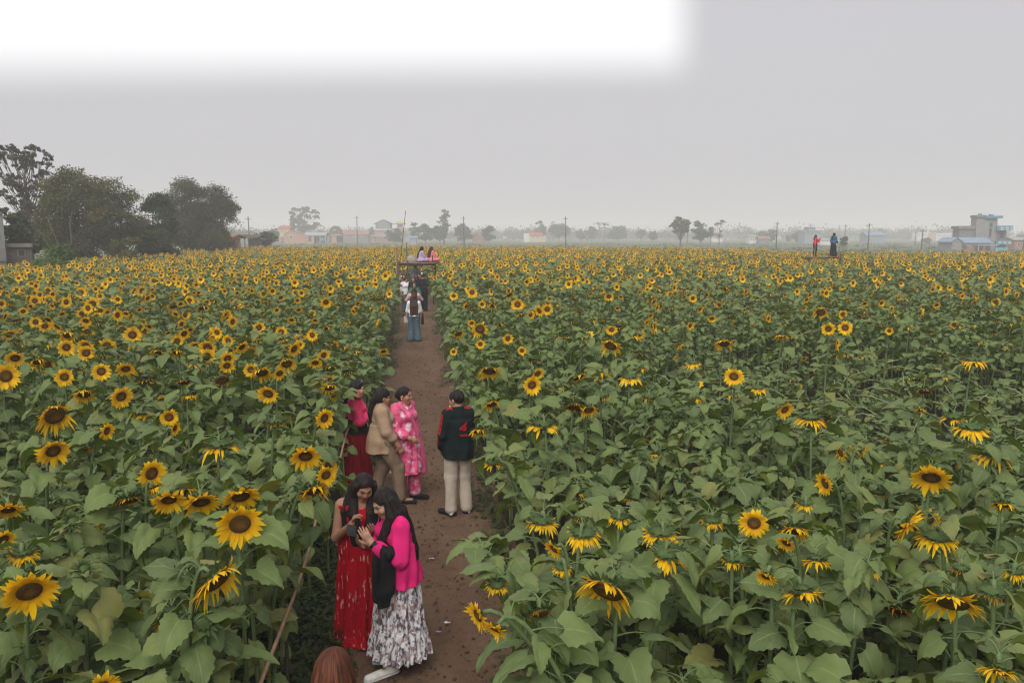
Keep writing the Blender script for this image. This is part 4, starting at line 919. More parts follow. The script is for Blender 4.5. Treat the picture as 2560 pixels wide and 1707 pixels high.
# ------------------------------------------------------------------ signed-distance modelling of people and their clothes
V3 = lambda *a: np.array(a, float)
def unit(v): v = np.asarray(v, float); return v / (np.linalg.norm(v) + 1e-9)
class Field:
    def __init__(s, lo, hi, vox):
        s.lo = np.asarray(lo, float); s.vox = vox
        s.n = np.ceil((np.asarray(hi) - s.lo) / vox).astype(int) + 1
        s.D = np.full(s.n, .2, np.float32)
    def box(s, lo, hi):
        i0 = np.clip(np.floor((lo - s.lo) / s.vox).astype(int), 0, s.n - 1); i1 = np.clip(np.ceil((hi - s.lo) / s.vox).astype(int) + 1, 1, s.n)
        sl = tuple(slice(a, b) for a, b in zip(i0, i1))
        ax = [(s.lo[k] + s.vox * np.arange(i0[k], i1[k])).astype(np.float32) for k in range(3)]
        return sl, ax[0][:, None, None], ax[1][None, :, None], ax[2][None, None, :]
    def put(s, sl, d, k, sub=False):
        a = s.D[sl]
        if a.size == 0: return
        if sub: s.D[sl] = np.maximum(a, -d); return
        h = np.maximum(k - np.abs(a - d), 0) / k
        s.D[sl] = np.minimum(a, d) - h * h * k * .25
    def prim(s, p, inf=0.0):
        kind = p[0]
        if kind == 'c':                       # tapered capsule, optionally flattened along an axis
            _, a, b, ra, rb, k = p[:6]; ax, fl = (p[6], p[7]) if len(p) > 7 else (None, 1)
            a, b = np.asarray(a, float), np.asarray(b, float); ra, rb = ra + inf, rb + inf
            m = max(ra, rb) + .05
            sl, X, Y, Z = s.box(np.minimum(a, b) - m, np.maximum(a, b) + m)
            ab = b - a; L2 = float(ab @ ab) + 1e-9
            px, py, pz = X - a[0], Y - a[1], Z - a[2]
            t = np.clip((px * ab[0] + py * ab[1] + pz * ab[2]) / L2, 0, 1)
            qx, qy, qz = px - t * ab[0], py - t * ab[1], pz - t * ab[2]
            q2 = qx * qx + qy * qy + qz * qz
            if ax is not None:
                c = qx * ax[0] + qy * ax[1] + qz * ax[2]; q2 = q2 + c * c * (1 / fl ** 2 - 1)
            d = np.sqrt(np.maximum(q2, 0)) - (ra + t * (rb - ra))
            if ax is not None: d = d * (fl + 1) / 2
            s.put(sl, d, k)
        elif kind in ('e', 'x'):              # ellipsoid with axes; x subtracts it
            _, c, r, B, k = p[:5]; c = np.asarray(c, float); r = np.asarray(r, float) + inf
            m = float(max(r)) + .05
            sl, X, Y, Z = s.box(c - m, c + m)
            px, py, pz = X - c[0], Y - c[1], Z - c[2]
            B = np.eye(3) if B is None else B
            u = [(px * B[i][0] + py * B[i][1] + pz * B[i][2]) / r[i] for i in range(3)]
            k0 = np.sqrt(u[0] ** 2 + u[1] ** 2 + u[2] ** 2) + 1e-6
            k1 = np.sqrt((u[0] / r[0]) ** 2 + (u[1] / r[1]) ** 2 + (u[2] / r[2]) ** 2) + 1e-6
            s.put(sl, k0 * (k0 - 1) / k1, k, kind == 'x')
        elif kind == 's':                     # skirt: rings (x, y, z, rx, ry), folds count, amplitude at the hem
            _, rings, nf, amp, ph, k = p
            rg = np.asarray(rings, float); rg = rg[np.argsort(rg[:, 2])]; z0, z1 = rg[0, 2], rg[-1, 2]
            mx = rg[:, 3:].max() * 1.2 + .06; lo = V3(rg[:, 0].min() - mx, rg[:, 1].min() - mx, z0 - .03); hi = V3(rg[:, 0].max() + mx, rg[:, 1].max() + mx, z1 + .03)
            sl, X, Y, Z = s.box(lo, hi)
            zz = Z.ravel(); f = [np.interp(zz, rg[:, 2], rg[:, i])[None, None, :] for i in (0, 1, 3, 4)]
            w = np.clip((z1 - zz) / (z1 - z0 + 1e-6), 0, 1)[None, None, :]
            x, y = (X - f[0]) / (f[2] + inf), (Y - f[1]) / (f[3] + inf)
            th = np.arctan2(y, x)
            fold = amp * .5 * (w ** .8) * (np.sin(nf * th + ph + 1.2 * np.sin(2 * th + 5 * w)) * .6 + np.sin((nf * 1.7 // 1) * th + 2 * ph + 4 * w) * .4) / (f[2] + f[3])
            rho = np.sqrt(x * x + y * y)
            d = (rho - 1 - 2 * fold) * np.minimum(f[2], f[3]) * .85
            d = np.maximum(d, np.maximum(z0 - Z, Z - z1))
            s.put(sl, d.astype(np.float32), k)
    def cut(s, pt, n):                        # drop what lies on the side n points to
        n = unit(n)
        X, Y, Z = [(s.lo[k] + s.vox * np.arange(s.n[k])).astype(np.float32) for k in range(3)]
        s.D = np.maximum(s.D, (X[:, None, None] - pt[0]) * n[0] + (Y[None, :, None] - pt[1]) * n[1] + (Z[None, None, :] - pt[2]) * n[2])
    def ripple(s, amp, f, seed=0, stretch=(1, 1, .4)):
        r = np.random.default_rng(seed)
        ax = [(s.lo[k] + s.vox * np.arange(s.n[k])).astype(np.float32) for k in range(3)]
        X, Y, Z = ax[0][:, None, None] * stretch[0], ax[1][None, :, None] * stretch[1], ax[2][None, None, :] * stretch[2]
        for i in range(3):
            a = r.normal(size=3); a *= f * (1 + .6 * i) / np.linalg.norm(a)
            b = r.normal(size=3) * f * .5
            s.D += (amp / (1 + .5 * i)) * np.sin(a[0] * X + a[1] * Y + a[2] * Z + 1.3 * np.sin(b[0] * X + b[1] * Y + b[2] * Z + i))
    def mesh(s):
        D = s.D; D[0] = D[-1] = .1; D[:, 0] = D[:, -1] = .1; D[:, :, 0] = D[:, :, -1] = .1
        I = D < 0
        nx, ny, nz = (int(q) - 1 for q in s.n)
        cnt = np.zeros((nx, ny, nz), np.int8)
        for dx in (0, 1):
            for dy in (0, 1):
                for dz in (0, 1): cnt += I[dx:nx + dx, dy:ny + dy, dz:nz + dz]
        act = (cnt > 0) & (cnt < 8)
        idx = np.full((nx, ny, nz), -1, np.int32); C = np.argwhere(act); idx[act] = np.arange(len(C))
        acc = np.zeros((len(C), 3)); num = np.zeros(len(C))
        cor = [(a, b, c) for a in (0, 1) for b in (0, 1) for c in (0, 1)]
        val = {c: D[C[:, 0] + c[0], C[:, 1] + c[1], C[:, 2] + c[2]] for c in cor}
        for c in cor:
            for k in range(3):
                if c[k]: continue
                e = list(c); e[k] = 1; e = tuple(e)
                a, b = val[c], val[e]; m = (a < 0) != (b < 0)
                t = np.where(m, a / np.where(m, a - b, 1), 0)
                P = np.tile(np.array(c, float), (len(C), 1)); P[:, k] = t
                acc += P * m[:, None]; num += m
        V = s.lo + s.vox * (C + acc / np.maximum(num, 1)[:, None])
        Q = []
        for k in range(3):
            o = [q for q in range(3) if q != k]
            sa = [slice(1, int(q) - 1) for q in s.n]; sb = list(sa); sb[k] = slice(2, int(s.n[k]))
            sa[k] = slice(1, int(s.n[k]) - 1)
            A, B = I[tuple(sa)], I[tuple(sb)]
            for flag in (True, False):
                e = np.argwhere((A != B) & (A == flag)) + 1
                if not len(e): continue
                q = []
                for d0, d1 in ((0, 0), (1, 0), (1, 1), (0, 1)):
                    g = e.copy(); g[:, o[0]] -= d0; g[:, o[1]] -= d1
                    q.append(idx[g[:, 0], g[:, 1], g[:, 2]])
                q = np.stack(q, 1)
                if (flag) != (k == 1): q = q[:, ::-1]
                Q.append(q[:, ::-1])
        return V, np.concatenate(Q) if Q else np.zeros((0, 4), int)

def np_mesh(name, V, Q, mats, mi=None):
    me = bpy.data.meshes.new(name)
    me.vertices.add(len(V)); me.vertices.foreach_set('co', V.astype(np.float32).ravel())
    me.loops.add(len(Q) * 4); me.loops.foreach_set('vertex_index', Q.astype(np.int32).ravel())
    me.polygons.add(len(Q)); me.polygons.foreach_set('loop_start', np.arange(len(Q), dtype=np.int32) * 4)
    try: me.polygons.foreach_set('loop_total', np.full(len(Q), 4, np.int32))
    except Exception: pass
    for m in mats: me.materials.append(m)
    me.polygons.foreach_set('use_smooth', np.ones(len(Q), bool))
    if mi is not None: me.polygons.foreach_set('material_index', mi.astype(np.int32))
    me.update(calc_edges=True); me.validate()
    return me

def bounds(prims, m=.06):
    pts = []
    for p in prims:
        if p[0] == 'c':
            r = max(p[3], p[4]); pts += [np.asarray(p[1]) - r, np.asarray(p[1]) + r, np.asarray(p[2]) - r, np.asarray(p[2]) + r]
        elif p[0] == 'e': r = max(p[2]); pts += [np.asarray(p[1]) - r, np.asarray(p[1]) + r]
        elif p[0] == 's':
            for q in p[1]: r = max(q[3], q[4]) * 1.25; pts += [V3(q[0] - r, q[1] - r, q[2]), V3(q[0] + r, q[1] + r, q[2])]
    pts = np.array(pts)
    return pts.min(0) - m, pts.max(0) + m
def sculpt(name, prims, vox, mats, parent, inf=0, cuts=(), ripple=None, scale=1.0, paint=None, subs=()):
    lo, hi = bounds(prims, .05 + inf)
    f = Field(lo, hi, vox)
    for p in prims: f.prim(p, inf)
    if ripple: f.ripple(*ripple)
    for p in subs: f.prim(p)
    for c in cuts: f.cut(*c)
    V, Q = f.mesh()
    if not len(Q): print('EMPTY', name); return None
    mi = paint(V[Q].mean(1)) if paint else None
    return link(name, np_mesh(name, V * scale, Q, mats, mi), parent)

# ------------------------------------------------------------------ materials of people
def skin_mat(name, c, lip=(.24, .065, .055), teeth=0):
    m = bpy.data.materials.new(name); nt, N, L = nodes_of(m)
    a = nt.nodes.new('ShaderNodeAttribute'); a.attribute_name = 'hp'
    sp = nt.nodes.new('ShaderNodeSeparateXYZ'); L.new(a.outputs['Vector'], sp.inputs[0])
    x, y, z = sp.outputs; ax = math_n(nt, 'ABSOLUTE', x)
    front = math_n(nt, 'GREATER_THAN', y, .03)
    def ell(cx, cz, rx, rz, tilt=0, xx=ax, soft=.35):
        dx = math_n(nt, 'DIVIDE', math_n(nt, 'SUBTRACT', xx, cx), rx)
        dz = math_n(nt, 'DIVIDE', math_n(nt, 'SUBTRACT', z, math_n(nt, 'ADD', cz, math_n(nt, 'MULTIPLY', math_n(nt, 'SUBTRACT', xx, cx), tilt))), rz)
        d = math_n(nt, 'SQRT', math_n(nt, 'ADD', math_n(nt, 'MULTIPLY', dx, dx), math_n(nt, 'MULTIPLY', dz, dz)))
        mr = new(nt, 'ShaderNodeMapRange'); mr.inputs[1].default_value = 1 + soft; mr.inputs[2].default_value = 1 - soft; L.new(d, mr.inputs[0])
        return math_n(nt, 'MULTIPLY', mr.outputs[0], front)
    n = noise(nt, 14, 3)
    col = mixc(nt, math_n(nt, 'MULTIPLY', n, .35), c, tuple(q * .72 for q in c))
    col = mixc(nt, math_n(nt, 'MULTIPLY', ell(.040, -.028, .026, .022, 0, ax, .9), .25), col, (c[0] * 1.15, c[1] * .85, c[2] * .8))
    col = mixc(nt, ell(.031, .006, .021, .011, .1, ax, .5), col, tuple(q * .45 for q in c))
    col = mixc(nt, ell(.031, .005, .016, .0062), col, (.30, .27, .25))
    col = mixc(nt, ell(.031, .005, .0075, .0065, 0, ax, .2), col, (.012, .008, .006))
    col = mixc(nt, ell(.031, .0105, .018, .0028, .1, ax, .4), col, (.015, .01, .008))
    col = mixc(nt, math_n(nt, 'MULTIPLY', ell(.032, .027, .021, .0042, .12), .9), col, (.03, .02, .014))
    col = mixc(nt, ell(0, -.061, .026, .0105, 0, x, .3), col, lip)
    col = mixc(nt, ell(0, -.0605, .019, .0036 + .003 * teeth, 0, x, .3), col, (.62, .58, .52) if teeth else (.06, .015, .015))
    col = mixc(nt, ell(.009, -.032, .005, .0035, 0, ax, .4), col, tuple(q * .3 for q in c))
    finish(nt, col, .52, .35)
    return m
def hair_mat(name, c, c2, st=9.0):
    m = bpy.data.materials.new(name); nt, N, L = nodes_of(m)
    a = nt.nodes.new('ShaderNodeAttribute'); a.attribute_name = 'ha'
    nz = new(nt, 'ShaderNodeTexNoise', i_Scale=st, i_Detail=4, i_Roughness=.6); L.new(a.outputs['Vector'], nz.inputs['Vector']); f = nz.outputs['Fac']; g = noise(nt, 6, 3)
    rp = ramp(nt, [(.35, c), (.62, c2)]); L.new(f, rp.inputs[0])
    col = mixc(nt, math_n(nt, 'MULTIPLY', g, .5), rp.outputs[0], tuple(q * .6 for q in c))
    finish(nt, col, .55, .16, f, .01, .6)
    return m
H_BLACK = hair_mat('black_hair', (.010, .008, .008), (.024, .018, .016))
H_BROWN = hair_mat('brown_hair', (.028, .014, .010), (.062, .028, .018))
H_RED = hair_mat('reddish_hair', (.022, .010, .007), (.17, .050, .022), 7.0)
SK1 = skin_mat('warm_skin', (.36, .185, .115)); SK2 = skin_mat('light_skin', (.45, .25, .165)); SK3 = skin_mat('smiling_skin', (.35, .165, .10), (.28, .05, .045), 1)
def cloth(name, c, c2=None, **k):
    k.setdefault('rough', .9); k.setdefault('spec', .08); k.setdefault('scale', 8); k.setdefault('sheen', 0); k.setdefault('bump', .04)
    return mat(name, c, c2 or tuple(q * .86 for q in c), **k)
def print_mat(name, base, cols, scale, stretch=(1, 1, 1), cover=.5, soft=.03):
    """cloth printed with blotches: each (colour, noise seed offset) laid over the base"""
    m = bpy.data.materials.new(name); nt, N, L = nodes_of(m)
    col = base
    for i, c in enumerate(cols):
        tc = nt.nodes.new('ShaderNodeTexCoord'); mp = nt.nodes.new('ShaderNodeMapping'); mp.inputs['Location'].default_value = (3.1 * i + 1, 1.7 * i, 2.3 * i); mp.inputs['Scale'].default_value = stretch
        L.new(tc.outputs['Object'], mp.inputs[0])
        n = new(nt, 'ShaderNodeTexNoise', i_Scale=scale * (1 + .25 * i), i_Detail=2.5, i_Roughness=.6); L.new(mp.outputs[0], n.inputs['Vector'])
        rp = ramp(nt, [(cover - soft, (0, 0, 0)), (cover + soft, (1, 1, 1))]); L.new(n.outputs['Fac'], rp.inputs[0])
        col = mixc(nt, rp.outputs[0], col, c)
    finish(nt, col, .88, .1, noise(nt, 12, 3, (1, 1, .4)), .01, .3)
    return m
M_WHITE = cloth('white_cloth', (.72, .70, .68)); M_BLACK = cloth('black_cloth', (.012, .012, .014), (.02, .02, .022)); M_JEANS = cloth('blue_denim', (.10, .145, .175), (.065, .10, .13), scale=14)
M_PHONE = mat('phone_shell', (.012, .012, .014), (.02, .02, .02), 10, .45, .2); M_LENS = mat('phone_lens', (.03, .035, .045), (.01, .01, .012), 30, .12, .6)

# ------------------------------------------------------------------ a person
BASE = dict(pel=(0, 0, .91), wai=(0, .01, 1.03), che=(0, .01, 1.20), nek=(0, -.01, 1.335), hd=(0, .035, 1.475),
            sl=(-.155, -.01, 1.295), sr=(.155, -.01, 1.295), el=(-.205, -.03, 1.03), er=(.205, -.03, 1.03), wl=(-.205, .06, .80), wr=(.205, .06, .80),
            hl=(-.085, 0, .90), hr=(.085, 0, .90), kl=(-.095, .03, .49), kr=(.095, .03, .49), al=(-.095, -.02, .075), ar=(.095, -.02, .075), tl=(-.115, .13, .03), tr=(.115, .13, .03))
def rot_basis(yaw, pitch, roll):
    """rows: right, forward, up of a head turned left by yaw, bowed by pitch, tilted by roll (degrees)"""
    m = Matrix.Rotation(R(yaw), 3, 'Z') @ Matrix.Rotation(R(-pitch), 3, 'X') @ Matrix.Rotation(R(roll), 3, 'Y')
    return np.array(m).T
class Person:
    bust = 1.0
    def __init__(s, label, loc, yaw, height=1.55, vox=.007, girth=1.0, head=(0, 0, 0), skin=None, group=None, woman=True, bulk=None, lift=0, **joints):
        s.J = {k: np.array(joints.get(k, v), float) for k, v in BASE.items()}
        s.k = height / 1.6; s.vox = vox / s.k; s.g = girth; s.B = rot_basis(*head); s.skin = skin or SK1; s.woman = woman
        s.root = empty('person', (loc[0], loc[1], loc[2] + lift), R(yaw), label, 'person', group)
        s.extra = []; s.hands = []
    def h(s, x, y, z): return s.J['hd'] + np.array([x, y, z]) @ s.B       # a point in head coordinates
    def torso(s, fl=.70):
        J, g = s.J, s.g; Y = unit(np.cross(J['sr'] - J['sl'], V3(0, 0, 1))) * -1
        p = [('c', J['hl'] * .8 + J['pel'] * .2 + V3(0, 0, .01), J['hr'] * .8 + J['pel'] * .2 + V3(0, 0, .01), .105 * g, .105 * g, .05),
             ('c', J['pel'], J['wai'], .135 * g, .118 * g, .06, Y, fl + .08), ('c', J['wai'], J['che'], .118 * g, .140 * g, .06, Y, fl),
             ('c', J['che'], J['che'] * .35 + J['nek'] * .65, .140 * g, .085, .06, Y, fl),
             ('c', J['sl'] * .86 + J['nek'] * .14, J['sr'] * .86 + J['nek'] * .14, .058 * g ** .5, .058 * g ** .5, .06)]
        if s.woman:
            for sx in (-1, 1):
                r = unit(J['sr'] - J['sl'])
                p.append(('e', J['che'] + r * sx * .062 + Y * .075 * g + V3(0, 0, -.005), (.058 * g * s.bust, .058 * g * s.bust, .056 * g * s.bust), None, .04))
        return p
    def arm(s, side, t=2.0, fat=0.0):
        """t: 1 = upper arm only, 2 = to the wrist"""
        J, g = s.J, s.g ** .6; a, e, w = J['s' + side], J['e' + side], J['w' + side]
        p = [('c', a, a * (1 - min(t, 1)) + e * min(t, 1), .050 * g + fat, .041 * g + fat, .05)]
        if t > 1: q = e * (2 - t) + w * (t - 1); p.append(('c', e, q, .040 * g + fat, (.040 - .013 * (t - 1)) * g + fat, .02))
        return p
    def leg(s, side, fat=0.0, low=1.0, wide=None):
        J, g = s.J, s.g; h, k, a = J['h' + side], J['k' + side], J['a' + side]
        w = wide if wide is not None else .036
        return [('c', h, k, .088 * g + fat, .058 * g ** .5 + fat, .04), ('c', k, k * (1 - low) + a * low, .057 * g ** .5 + fat, w + fat, .03)]
    def hand(s, side, d=None, n=None, curl=(.35, .45, .4), thumb=1, spread=.06, grip=None):
        """five fingers rooted on a palm; d = the way the fingers point, n = the way the palm faces"""
        J = s.J; w = J['w' + side]; d = unit(w - J['e' + side]) if d is None else unit(d)
        n = V3(1 if side == 'l' else -1, 0, 0) if n is None else np.asarray(n, float)
        n = unit(n - d * (n @ d)); lat = np.cross(d, n) * (1 if side == 'l' else -1)           # towards the thumb
        p = [('c', w - d * .01, w + d * .075, .030, .036, .012, n, .42), ('c', w - d * .03, w + d * .02, .024, .026, .02)]
        for i, (o, L) in enumerate(((.030, .92), (.010, 1.0), (-.010, .95), (-.029, .76))):
            q = w + d * (.085 - .006 * abs(i - 1)) + lat * o; dd = unit(d + lat * o * spread * 40 * .5); c = 0
            for sgl, r0, r1, cu in ((.042, .0088, .0082, curl[0]), (.027, .0082, .0076, curl[1]), (.021, .0076, .0066, curl[2])):
                c += cu; v = dd * math.cos(c) + n * math.sin(c); e = q + v * sgl * L
                p.append(('c', q, e, r0, r1, .004)); q = e
        q = w + d * .022 + lat * .026; v = unit(lat * .75 + d * .6 + n * .35)
        for sgl, r0, r1 in ((.040, .0125, .0105), (.030, .0100, .0080)):
            e = q + v * sgl; p.append(('c', q, e, r0, r1, .006)); q = e; v = unit(v + d * .45 * thumb + n * .2)
        s.extra += p; return w + d * .09
    def headprims(s):
        J, B, h = s.J, s.B, s.h
        p = [('c', J['nek'] - V3(0, 0, .02), h(0, -.02, -.06), .052 * s.g ** .4, .047, .02), ('e', h(0, -.008, .022), (.074, .094, .094), B, .02), ('e', h(0, .022, -.035), (.060, .070, .082), B, .03),
             ('e', h(0, .060, -.094), (.026, .022, .020), B, .03), ('c', h(0, .088, .010), h(0, .103, -.024), .0085, .0115, .012)]
        for sx in (-1, 1):
            p += [('c', h(.012 * sx, .086, .023), h(.046 * sx, .070, .021), .010, .009, .012), ('e', h(.040 * sx, .060, -.030), (.026, .024, .024), B, .025), ('c', h(.008 * sx, .096, -.027), h(.013 * sx, .090, -.029), .008, .007, .008),
                  ('e', h(.075 * sx, -.012, -.012), (.010, .020, .030), B, .008), ('e', h(.031 * sx, .076, .004), (.014, .010, .009), B, .006)]
        p += [('c', h(-.015, .087, -.056), h(.015, .087, -.056), .008, .008, .008), ('c', h(-.013, .086, -.067), h(.013, .086, -.067), .0085, .0085, .008)]
        return p
    def body(s, legs=True, arms=True):
        p = s.torso() + s.headprims()
        for q in 'lr':
            if arms: p += s.arm(q)
            p += s.leg(q)
            p += [('c', s.J['a' + q] - V3(0, .0, .035), s.J['t' + q], .036, .026, .02)]
        if not s.extra and arms and s.vox > .009:
            for q in 'lr':
                w = s.J['w' + q]; d = unit(w - s.J['e' + q]); p.append(('c', w, w + d * .12, .032, .022, .02))
        p += s.extra
        lo, hi = bounds(p); f = Field(lo, hi, s.vox)
        for q in p: f.prim(q)
        V, Q = f.mesh()
        me = np_mesh('body', V * s.k, Q, [s.skin])
        hp = (V - s.J['hd']) @ s.B.T
        hp[np.linalg.norm(hp, axis=1) > .16] = 9
        at = me.attributes.new('hp', 'FLOAT_VECTOR', 'POINT'); at.data.foreach_set('vector', hp.astype(np.float32).ravel())
        s.body_ob = link('body', me, s.root); return s.body_ob
    def wear(s, name, prims, mats, inf=.013, cuts=(), ripple=None, paint=None, subs=(), parent=None):
        return sculpt(name, prims, s.vox, mats if isinstance(mats, (list, tuple)) else [mats], parent or s.root, inf, cuts, ripple, s.k, paint, subs)
    def hair(s, m, strands=(), kind='long', extra=(), face=.0):
        """cap over the skull with the face left open, then falling strands given as polylines (points, radius)"""
        B, h = s.B, s.h; rg = random.Random(int(abs(s.J['hd'][0]) * 999) + len(strands))
        p = [('e', h(0, -.014, .030), (.084, .101, .099), B, .02)]
        if kind == 'long': p += [('e', h(0, -.045, -.03), (.088, .075, .095), B, .03)]
        elif kind == 'tied': p += [('e', h(0, -.04, -.02), (.078, .07, .075), B, .03)]
        subs = [('x', h(0, .10 + face, -.030), (.070, .080, .104), B, .01)]
        if kind != 'long': subs += [('x', h(0, .055, -.10), (.12, .075, .10), B, .01)]
        if kind == 'short': subs += [('x', h(0, -.06, -.135), (.12, .12, .075), B, .01)]
        q = []
        for pts, r in strands:
            pts = [np.asarray(t, float) for t in pts]
            n = 1 if s.vox > .012 else 5
            for j in range(n):
                off = np.array([rg.uniform(-1, 1), rg.uniform(-1, 1), 0]) * r * .7 if n > 1 else np.zeros(3)
                a = pts[0] + off * .4; rr = r * (.62 if n > 1 else 1)
                for i, b in enumerate(pts[1:]):
                    b = b + off * (1 if i < len(pts) - 2 else .8); q.append(('c', a, b, rr, rr * (.85 if i == len(pts) - 2 else 1), .012)); a = b
        lo, hi = bounds(p + q + list(extra), .05); f = Field(lo, hi, s.vox)
        for t in p: f.prim(t)
        for t in subs: f.prim(t)
        for t in q + list(extra): f.prim(t)
        f.ripple(.0030 if s.vox < .0085 else .001, 130, 4, (1, 1, .07))
        V, Q = f.mesh()
        me = np_mesh('hair', V * s.k, Q, [m])
        q = (V - s.J['hd']) @ s.B.T; th = np.arctan2(q[:, 0], np.abs(q[:, 1] + .01) * np.sign(q[:, 1] + .01) + .0)
        at = me.attributes.new('ha', 'FLOAT_VECTOR', 'POINT'); at.data.foreach_set('vector', np.stack([np.cos(th), np.sin(th), q[:, 2] * .9], 1).astype(np.float32).ravel())
        return link('hair', me, s.root)
    def shoes(s, m, sole=None, fat=.008, name='shoe'):
        for q in 'lr':
            a, t = s.J['a' + q], s.J['t' + q]
            b = a * V3(1, 1, 0) + V3(0, 0, .035)
            d = unit((t - b) * V3(1, 1, 0)); tt = t * V3(1, 1, 0) + V3(0, 0, .030) + d * .03
            p = [('c', b - d * .035, tt, .036 + fat, .033 + fat, .02, V3(0, 0, 1), .8), ('c', b + V3(0, 0, .005), a + V3(0, 0, .0), .036 + fat, .034 + fat, .02)]
            o = s.wear(name, p, m, 0, [((0, 0, 0.004), (0, 0, -1)), ((0, 0, .085), (0, 0, 1))])
            if sole: s.wear('sole', [('c', b * V3(1, 1, 0) - d * .04 + V3(0, 0, .012), tt * V3(1, 1, 0) + V3(0, 0, .012) + d * .003, .040 + fat, .037 + fat, .01, V3(0, 0, 1), .38)], sole, 0, [((0, 0, .026), (0, 0, 1)), ((0, 0, -.002), (0, 0, -1))], parent=o)
# ------------------------------------------------------------------ the two women with the phone
NEAR = .0058
M_PINKC = cloth('hot_pink_knit', (.74, .028, .19), (.60, .018, .14), scale=5)
M_FLORAL = print_mat('white_floral_cloth', (.66, .64, .66), [(.16, .11, .12), (.30, .20, .19), (.08, .07, .10)], 21, (1, 1, .6), .575, .05)
M_REDD = print_mat('red_printed_cloth', (.42, .006, .016), [(.24, .003, .010), (.66, .36, .32)], 24, (1.3, 1.3, .28), .635, .03)
M_SNEAK = mat('white_sneaker', (.74, .72, .66), (.62, .60, .55), 20, .7); M_SOLE = mat('sneaker_sole', (.60, .60, .60), (.45, .45, .47), 9, .7)

A = Person('woman in hot pink cardigan and long white floral skirt holding a phone', spot(1000, 1662), 112, 1.52, NEAR, 1.12, head=(4, 24, 4), skin=SK2,
           nek=(0, .035, 1.335), hd=(0, .105, 1.458), che=(0, .015, 1.20), sl=(-.15, .03, 1.285), sr=(.15, .03, 1.285),
           el=(-.215, .075, 1.03), wl=(-.115, .265, 1.175), er=(.20, .10, 1.03), wr=(.055, .285, 1.115), al=(-.09, .12, .075), tl=(-.12, .29, .03), kl=(-.095, .08, .49))
A.hand('l', (.22, .50, .85), (1, -.25, .1), (.25, .35, .3)); A.hand('r', (-.45, .62, .55), (-.5, -.5, .7), (.3, .35, .3))
A.body()
A.hair(H_BLACK, [([A.h(x, -.05, .02), A.h(x * 1.15, -.085, -.10), (x * 1.3, -.075, 1.22), (x * 1.4 - .01, -.105, 1.08), (x * 1.3 - .02, -.11, .98)], .036) for x in (-.07, -.035, 0, .035, .07)] +
       [([A.h(-.075, .0, .03), A.h(-.088, .005, -.09), (-.115, .085, 1.25), (-.10, .12, 1.10)], .026), ([A.h(-.08, .0, .03), A.h(-.095, .03, -.09), (-.10, .14, 1.24), (-.095, .185, 1.12), (-.09, .20, 1.02)], .036), ([A.h(-.08, -.03, .03), A.h(-.098, -.03, -.09), (-.135, .03, 1.26), (-.14, .04, 1.16)], .03), ([A.h(.075, .0, .03), A.h(.085, .01, -.09), (.10, .09, 1.25), (.09, .12, 1.10)], .026)])
A.wear('skirt', [('s', [(0, .0, .98, .150, .125), (0, 0, .86, .185, .16), (0, 0, .40, .225, .20), (0, 0, .355, .222, .197)], 11, .07, .4, .02), ('s', [(0, 0, .385, .235, .212), (0, 0, .30, .262, .238), (0, 0, .135, .285, .262)], 17, .06, 1.2, .01)], M_FLORAL, 0)
card = A.torso(.72) + A.arm('l', 1.72, .007) + A.arm('r', 1.72, .007) + [('s', [(0, -.005, 1.10, .15, .115), (0, -.005, .90, .188, .155), (0, -.005, .76, .212, .185)], 9, .028, 2, .05)]
A.wear('cardigan', card, M_PINKC, .013, [((0, 0, .775), (0, 0, -1))], (.0075, 24, 2, (1, 1, .5)), subs=[('x', A.J['nek'] + V3(0, .03, .055), (.068, .075, .07), None, .01)])
A.wear('shawl', [('c', (-.235, .16, 1.115), (-.115, .20, 1.14), .052, .045, .03), ('c', (-.225, .17, 1.10), (-.225, .175, .80), .062, .072, .03, V3(1, .1, 0), .36), ('c', (-.215, .20, .82), (-.205, .205, .66), .07, .056, .03, V3(1, .1, 0), .34), ('c', (-.16, .235, 1.11), (-.17, .245, .74), .045, .05, .03, V3(1, .1, 0), .4)], M_BLACK, 0, [((0, 0, .655), (0, 0, -1))], (.004, 60, 5, (1, 1, .15)))
wl = A.J['wl']; fd = unit(wl - A.J['el'])
A.wear('watch', [('c', wl - fd * .032, wl - fd * .012, .0375, .036, .004), ('e', wl - fd * .022 + V3(-.036, -.01, .01), (.010, .021, .021), None, .004)], M_PHONE, 0)
A.shoes(M_SNEAK, M_SOLE)

# the phone is held by both of the pink woman's hands
def place_local(P, pt): c, s_ = math.cos(P.root.rotation_euler[2]), math.sin(P.root.rotation_euler[2]); q = np.asarray(pt) * P.k; return V3(P.root.location[0] + c * q[0] - s_ * q[1], P.root.location[1] + s_ * q[0] + c * q[1], P.root.location[2] + q[2])
def slab(name, c, ux, uy, un, w, h, d, m, parent=None, bev=.008):
    """rounded slab: width along ux, height along uy, thickness along un"""
    g = Geo(); ux, uy, un = unit(ux), unit(uy), unit(un); an = []
    for cx, cy, a0 in ((1, 1, 0), (-1, 1, 90), (-1, -1, 180), (1, -1, 270)):
        for k in range(4): t = R(a0 + 30 * k); an.append((cx * (w / 2 - bev) + bev * math.cos(t), cy * (h / 2 - bev) + bev * math.sin(t)))
    rows = [[np.asarray(c) + ux * x * f + uy * y * f + un * z for x, y in an] for f, z in ((.0, -d / 2), (.97, -d / 2), (1, -d / 2 + d * .2), (1, d / 2 - d * .2), (.97, d / 2), (0, d / 2))]
    g.grid(np.array(rows), 0, None, .5, True)
    return g.obj(name, [m], parent)
